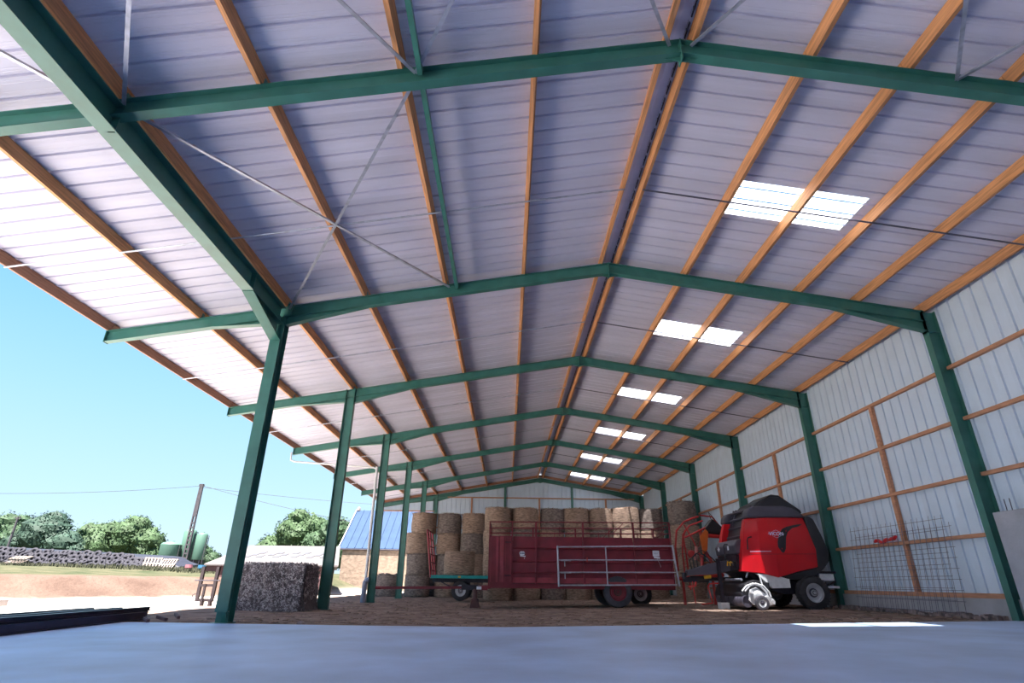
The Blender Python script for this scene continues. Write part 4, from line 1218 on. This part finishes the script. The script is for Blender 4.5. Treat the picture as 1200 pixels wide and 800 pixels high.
tank(-32.95, 61.0, 1.2, 2.7, .62, 1.3, 'tall narrow pale green tank, middle one behind the concrete pole')
tank(-31.45, 60.6, 1.2, 2.35, .55, 1.3, 'tall narrow green tank, right-hand one of the three')
def pole(x, y_, z0, h, r, label, rungs=True):
    t = thing('utility_pole', (x, y_, z0), label, 'pole', 'utility poles')
    b = B()
    if rungs:
        for sx in (-1, 1): b.bar((x+sx*r, y_, z0-.5), (x+sx*r*.55, y_, z0+h), .11, .22, (0, 1, 0))
        n = int(h*.62/.42)
        for i in range(n): z = z0+.1+i*.42; b.bar((x-r, y_, z), (x+r, y_, z), .2, .14)
        b.bar((x, y_, z0+h*.62), (x, y_, z0+h), .18, .2, (0, 1, 0))
    else: b.tube([(x, y_, z0-.5), (x, y_, z0+h)], [r, r*.7], 8)
    obj('pole_shaft', b, POLEM, t)
    b = B(); b.bar((x-.3, y_, z0+h-.2), (x+.3, y_, z0+h-.2), .08, .08)
    for sx in (-.25, .25): b.lathe((x+sx, y_, z0+h-.15), (0, 0, 1), [(0, .05), (.12, .04)], 8)
    obj('insulator_arm', b, POLEM, t)
pole(-32.4, 60, 1.3, 8.65, .21, 'tall laddered concrete pole carrying wires beside the green tanks')
pole(-50.5, 60, 1.5, 4.95, .13, 'thin pale pole standing in the trees at the far left', False)
def wire(A, C, sag, label):
    A = V(A); C = V(C); b = B()
    pts = [A.lerp(C, i/14) - V((0, 0, sag*4*(i/14)*(1-i/14))) for i in range(15)]
    b.tube(pts, .02, 5); o = obj('overhead_wire', b, POLEM); tag(o, label, 'wire')
wire((-32.5, 60, 9.75), (-62, 58, 8.6), .5, 'overhead wire running from the pole out to the left')
wire((-32.2, 60, 9.75), (-14, 70, 6.5), .3, 'overhead wire sloping down from the pole behind the big column')
wire((-32.2, 60, 9.6), (-2, 95, 12.0), .6, 'long overhead wire running from the pole toward the blue roof')
def pallet(x, y_, z, label, rot, tilt, n=1):
    t = thing('wooden_pallet', (x, y_, z), label, 'pallet')
    for i in range(6):
        b = B(); b.box(x-.6+i*.22, x-.5+i*.22, y_-.5, y_+.5, z+.10, z+.125); obj('top_board', b, PALLET, t)
    for yy in (-.45, 0, .45):
        b = B(); b.box(x-.62, x+.62, y_+yy-.05, y_+yy+.05, z, z+.1); obj('bearer', b, PALLET, t)
    t.rotation_euler = (tilt, 0, rot)
pallet(-27.6, 46.6, tz(-27.6, 46.6)+.35, 'wooden pallet leaning at the right end of the tyre wall', .3, 1.05)
pallet(-26.2, 46.3, tz(-26.2, 46.3)+.3, 'wooden pallet leaning next to the first, nearer the tanks', -.1, .9)
for i in range(3):
    pallet(-39.2+.25*i, 47.6, tz(-39, 47.6)+.05+i*.3, 'weathered pallet at the left end of the tyres, ' + ['lowest', 'middle', 'topmost'][i] + ' of the pile', .1*i, .25)
b = B(); b.prism([(-60, 55, 3.0), (-52.3, 55, 3.0), (-56, 58, 5.0)], (0, 6, 0)); b.box(-59.5, -53, 55.2, 60.8, 1.3, 3.0)
rf = obj('farm_roof', b, FIBRO); tag(rf, 'grey hipped roof of a farm building at the far left', 'building')
b = B(); b.box(-27.5, -23, 45.2, 45.6, 1.2, 1.42); tag(obj('timber_stack', b, PALLET), 'low row of planks lying in the grass before the tyres', 'planks')
for i, (x, y_, m_, l) in enumerate(((-23.6, 44.5, mat('pink_plastic', (.3, .1, .12), .5), 'pink plastic tub in the yard beyond the sand'), (-22.6, 44.4, mat('blue_plastic', (.03, .12, .22), .5), 'blue plastic drum in the yard beyond the sand'), (-20.6, 44.0, mat('green_sheet', (.08, .2, .17), .5), 'pale green covered crate in the yard near the shed'))):
    b = B(); b.lathe((x, y_, tz(x, y_)), (0, 0, 1), [(0, .22+.1*(i == 2)), (.2, .28+.15*(i == 2)), (.42+.3*(i == 2), .24+.1*(i == 2))], 12)
    tag(obj('yard_container', b, m_), l, 'container')

# ------------------------------------------------------------------ trees
def tree(x, y_, z, blobs, nleaf, label, mi, ls=.55, seed=0):
    rnd = random.Random(seed); t = thing('broadleaf_tree', (x, y_, z), label, 'tree')
    b = B(); top = max(bz for _, _, bz, _ in blobs)
    b.tube([(x, y_, z-.5), (x+.2, y_, z+top*.4), (x, y_, z+top*.8)], [.4, .3, .15], 8)
    for bx, by, bz, r in blobs: b.tube([(x, y_, z+bz*.3), (x+bx*.6, y_+by*.6, z+bz*.8), (x+bx, y_+by, z+bz)], [.15, .1, .05], 5)
    obj('trunk', b, TRUNK, t, True)
    b = B(); tot = sum(r*r for *_, r in blobs)
    for bx, by, bz, r in blobs:
        c = V((x+bx, y_+by, z+bz))
        # dense inner mass, lumpy
        n1, n2 = 14, 9; k0 = len(b.v)
        vs = []; fs = []
        for i in range(n2+1):
            th = math.pi*i/n2
            for j in range(n1):
                ph = 2*math.pi*j/n1; d = V((math.sin(th)*math.cos(ph), math.sin(th)*math.sin(ph), math.cos(th)))
                rr = r*(.80+.28*noise.noise(d*2.2+V((bx, seed, bz))))
                vs.append(c + V((d.x, d.y, d.z*.85))*rr)
        for i in range(n2):
            for j in range(n1): fs.append((i*n1+j, i*n1+(j+1) % n1, (i+1)*n1+(j+1) % n1, (i+1)*n1+j))
        b.add(vs, fs)
        for _ in range(int(nleaf*r*r/tot)):
            d = V((rnd.gauss(0, 1), rnd.gauss(0, 1), rnd.gauss(0, 1))).normalized()
            rr = r*(.80+.30*noise.noise(d*2.2+V((bx, seed, bz)))) + rnd.uniform(-.08, .16)*r
            p = c + V((d.x, d.y, d.z*.85))*rr
            a = V((rnd.gauss(0, 1), rnd.gauss(0, 1), rnd.gauss(0, 1))).normalized(); e = a.cross(d).normalized()
            a = e.cross((d+V((rnd.uniform(-.7,.7),)*3)).normalized()).normalized()
            s_ = ls*rnd.uniform(.5, 1)
            b.add([p-a*s_/2, p+e*s_*.3, p+a*s_/2, p-e*s_*.3], [(0, 1, 2, 3)])
    obj('foliage', b, LEAF[mi], t)
TB = 1.0
tree(-86, 100, TB, [(-3, 0, 5.5, 4.2), (3, 0, 5.0, 4.0), (0, 2, 7.5, 3.4), (-9, 0, 5, 4.6), (7, 1, 3.4, 3.2)], 5000, 'dense green tree at the far left behind the grey roof', 0, seed=1)
tree(-77, 98, TB, [(0, 0, 6.0, 4.4), (-3.5, 0, 4, 3.6), (3.5, 0, 4.5, 3.6), (0, 1, 8.0, 2.8), (6, 0, 3, 3)], 5000, 'dark rounded tree, second from the left behind the tyres', 2, seed=2)
tree(-69, 104, TB, [(0, 0, 6.3, 4.0), (-4, 0, 6.0, 3.6), (4, 0, 5, 3.6), (1, 0, 2.5, 3)], 3600, 'lighter green tree in the dip between the two larger crowns', 1, seed=3)
tree(-62.5, 97, TB, [(0, 0, 6.0, 4.0), (-3, 0, 4.5, 3.6), (3.2, 0, 5.0, 3.3), (1, 0, 7.4, 2.6), (4.4, 0, 3, 2.6), (-2, 0, 2.6, 3)], 5200, 'big round tree at the right end of the grove, beside the tanks', 1, seed=4)
tree(-50.5, 98, TB, [(0, 0, 3.2, 2.4), (1.8, 0, 2.4, 2.0), (-1.4, 0, 2.2, 1.8)], 1800, 'small round tree right of the green tanks', 0, seed=5)
tree(-42.5, 112, TB, [(0, 0, 6.0, 1.6), (1, 0, 5, 1.6), (0, 0, 3.5, 1.8)], 800, 'tiny distant tree peeping over the low shed', 2, seed=6)
tree(-34.5, 96, TB, [(0, 0, 6.5, 4.0), (-3.8, 0, 4.4, 2.8), (2.5, 0, 7.6, 2.8), (0, 0, 9, 2.2), (-1, 0, 3.4, 3.2), (3.6, 0, 5, 3.2)], 5000, 'tall light green tree above the shed, left of the second column', 1, seed=7)
tree(-27.5, 94, TB, [(0, 0, 6.6, 3.4), (-2.5, 0, 5, 3.0), (2.2, 0, 5.8, 2.8), (0, 0, 3.4, 3.2)], 3600, 'green tree behind the second column, just left of the blue roof', 0, seed=8)
# grass tufts and shrubs in front of the tyres
b = B(); rnd = random.Random(9)
for i in range(7000):
    s_ = rnd.random(); x = -50+30*s_; y_ = 40 + rnd.uniform(0, 10)
    zz, tt = terrain(x, y_)
    if tt < 3.8: continue
    h = rnd.uniform(.08, .35); a = rnd.uniform(0, 6.28); dx, dy = math.cos(a)*.05, math.sin(a)*.05
    b.add([(x-dx, y_-dy, zz), (x+dx, y_+dy, zz), (x+dx*.3+rnd.uniform(-.1, .1), y_, zz+h)], [(0, 1, 2)])
tag(obj('grass', b, mat('dry_grass', (.07, .07, .038), .8, 0, .35, 1)), 'dry grass growing on the bank before the tyres', 'grass', kind='stuff')
# straw litter on the earth floor
b = B()
for i in range(3500):
    x = rnd.uniform(-6.3, 9.4); y_ = 11.7 + 18*rnd.random()**1.5
    z = terrain(x, y_)[0]+.012
    a = rnd.uniform(0, 6.28); l = rnd.uniform(.03, .10); dx, dy = math.cos(a)*l, math.sin(a)*l
    b.add([(x-dx, y_-dy, z), (x-dx*.8+dy*.12, y_-dy*.8-dx*.12, z+.004), (x+dx, y_+dy, z+rnd.uniform(.0, .02)), (x+dx-dy*.12, y_+dy+dx*.12, z)], [(0, 1, 2, 3)])
tag(obj('straw_litter', b, STRAW), 'scattered straw stalks on the earth floor of the barn', 'straw', kind='stuff')
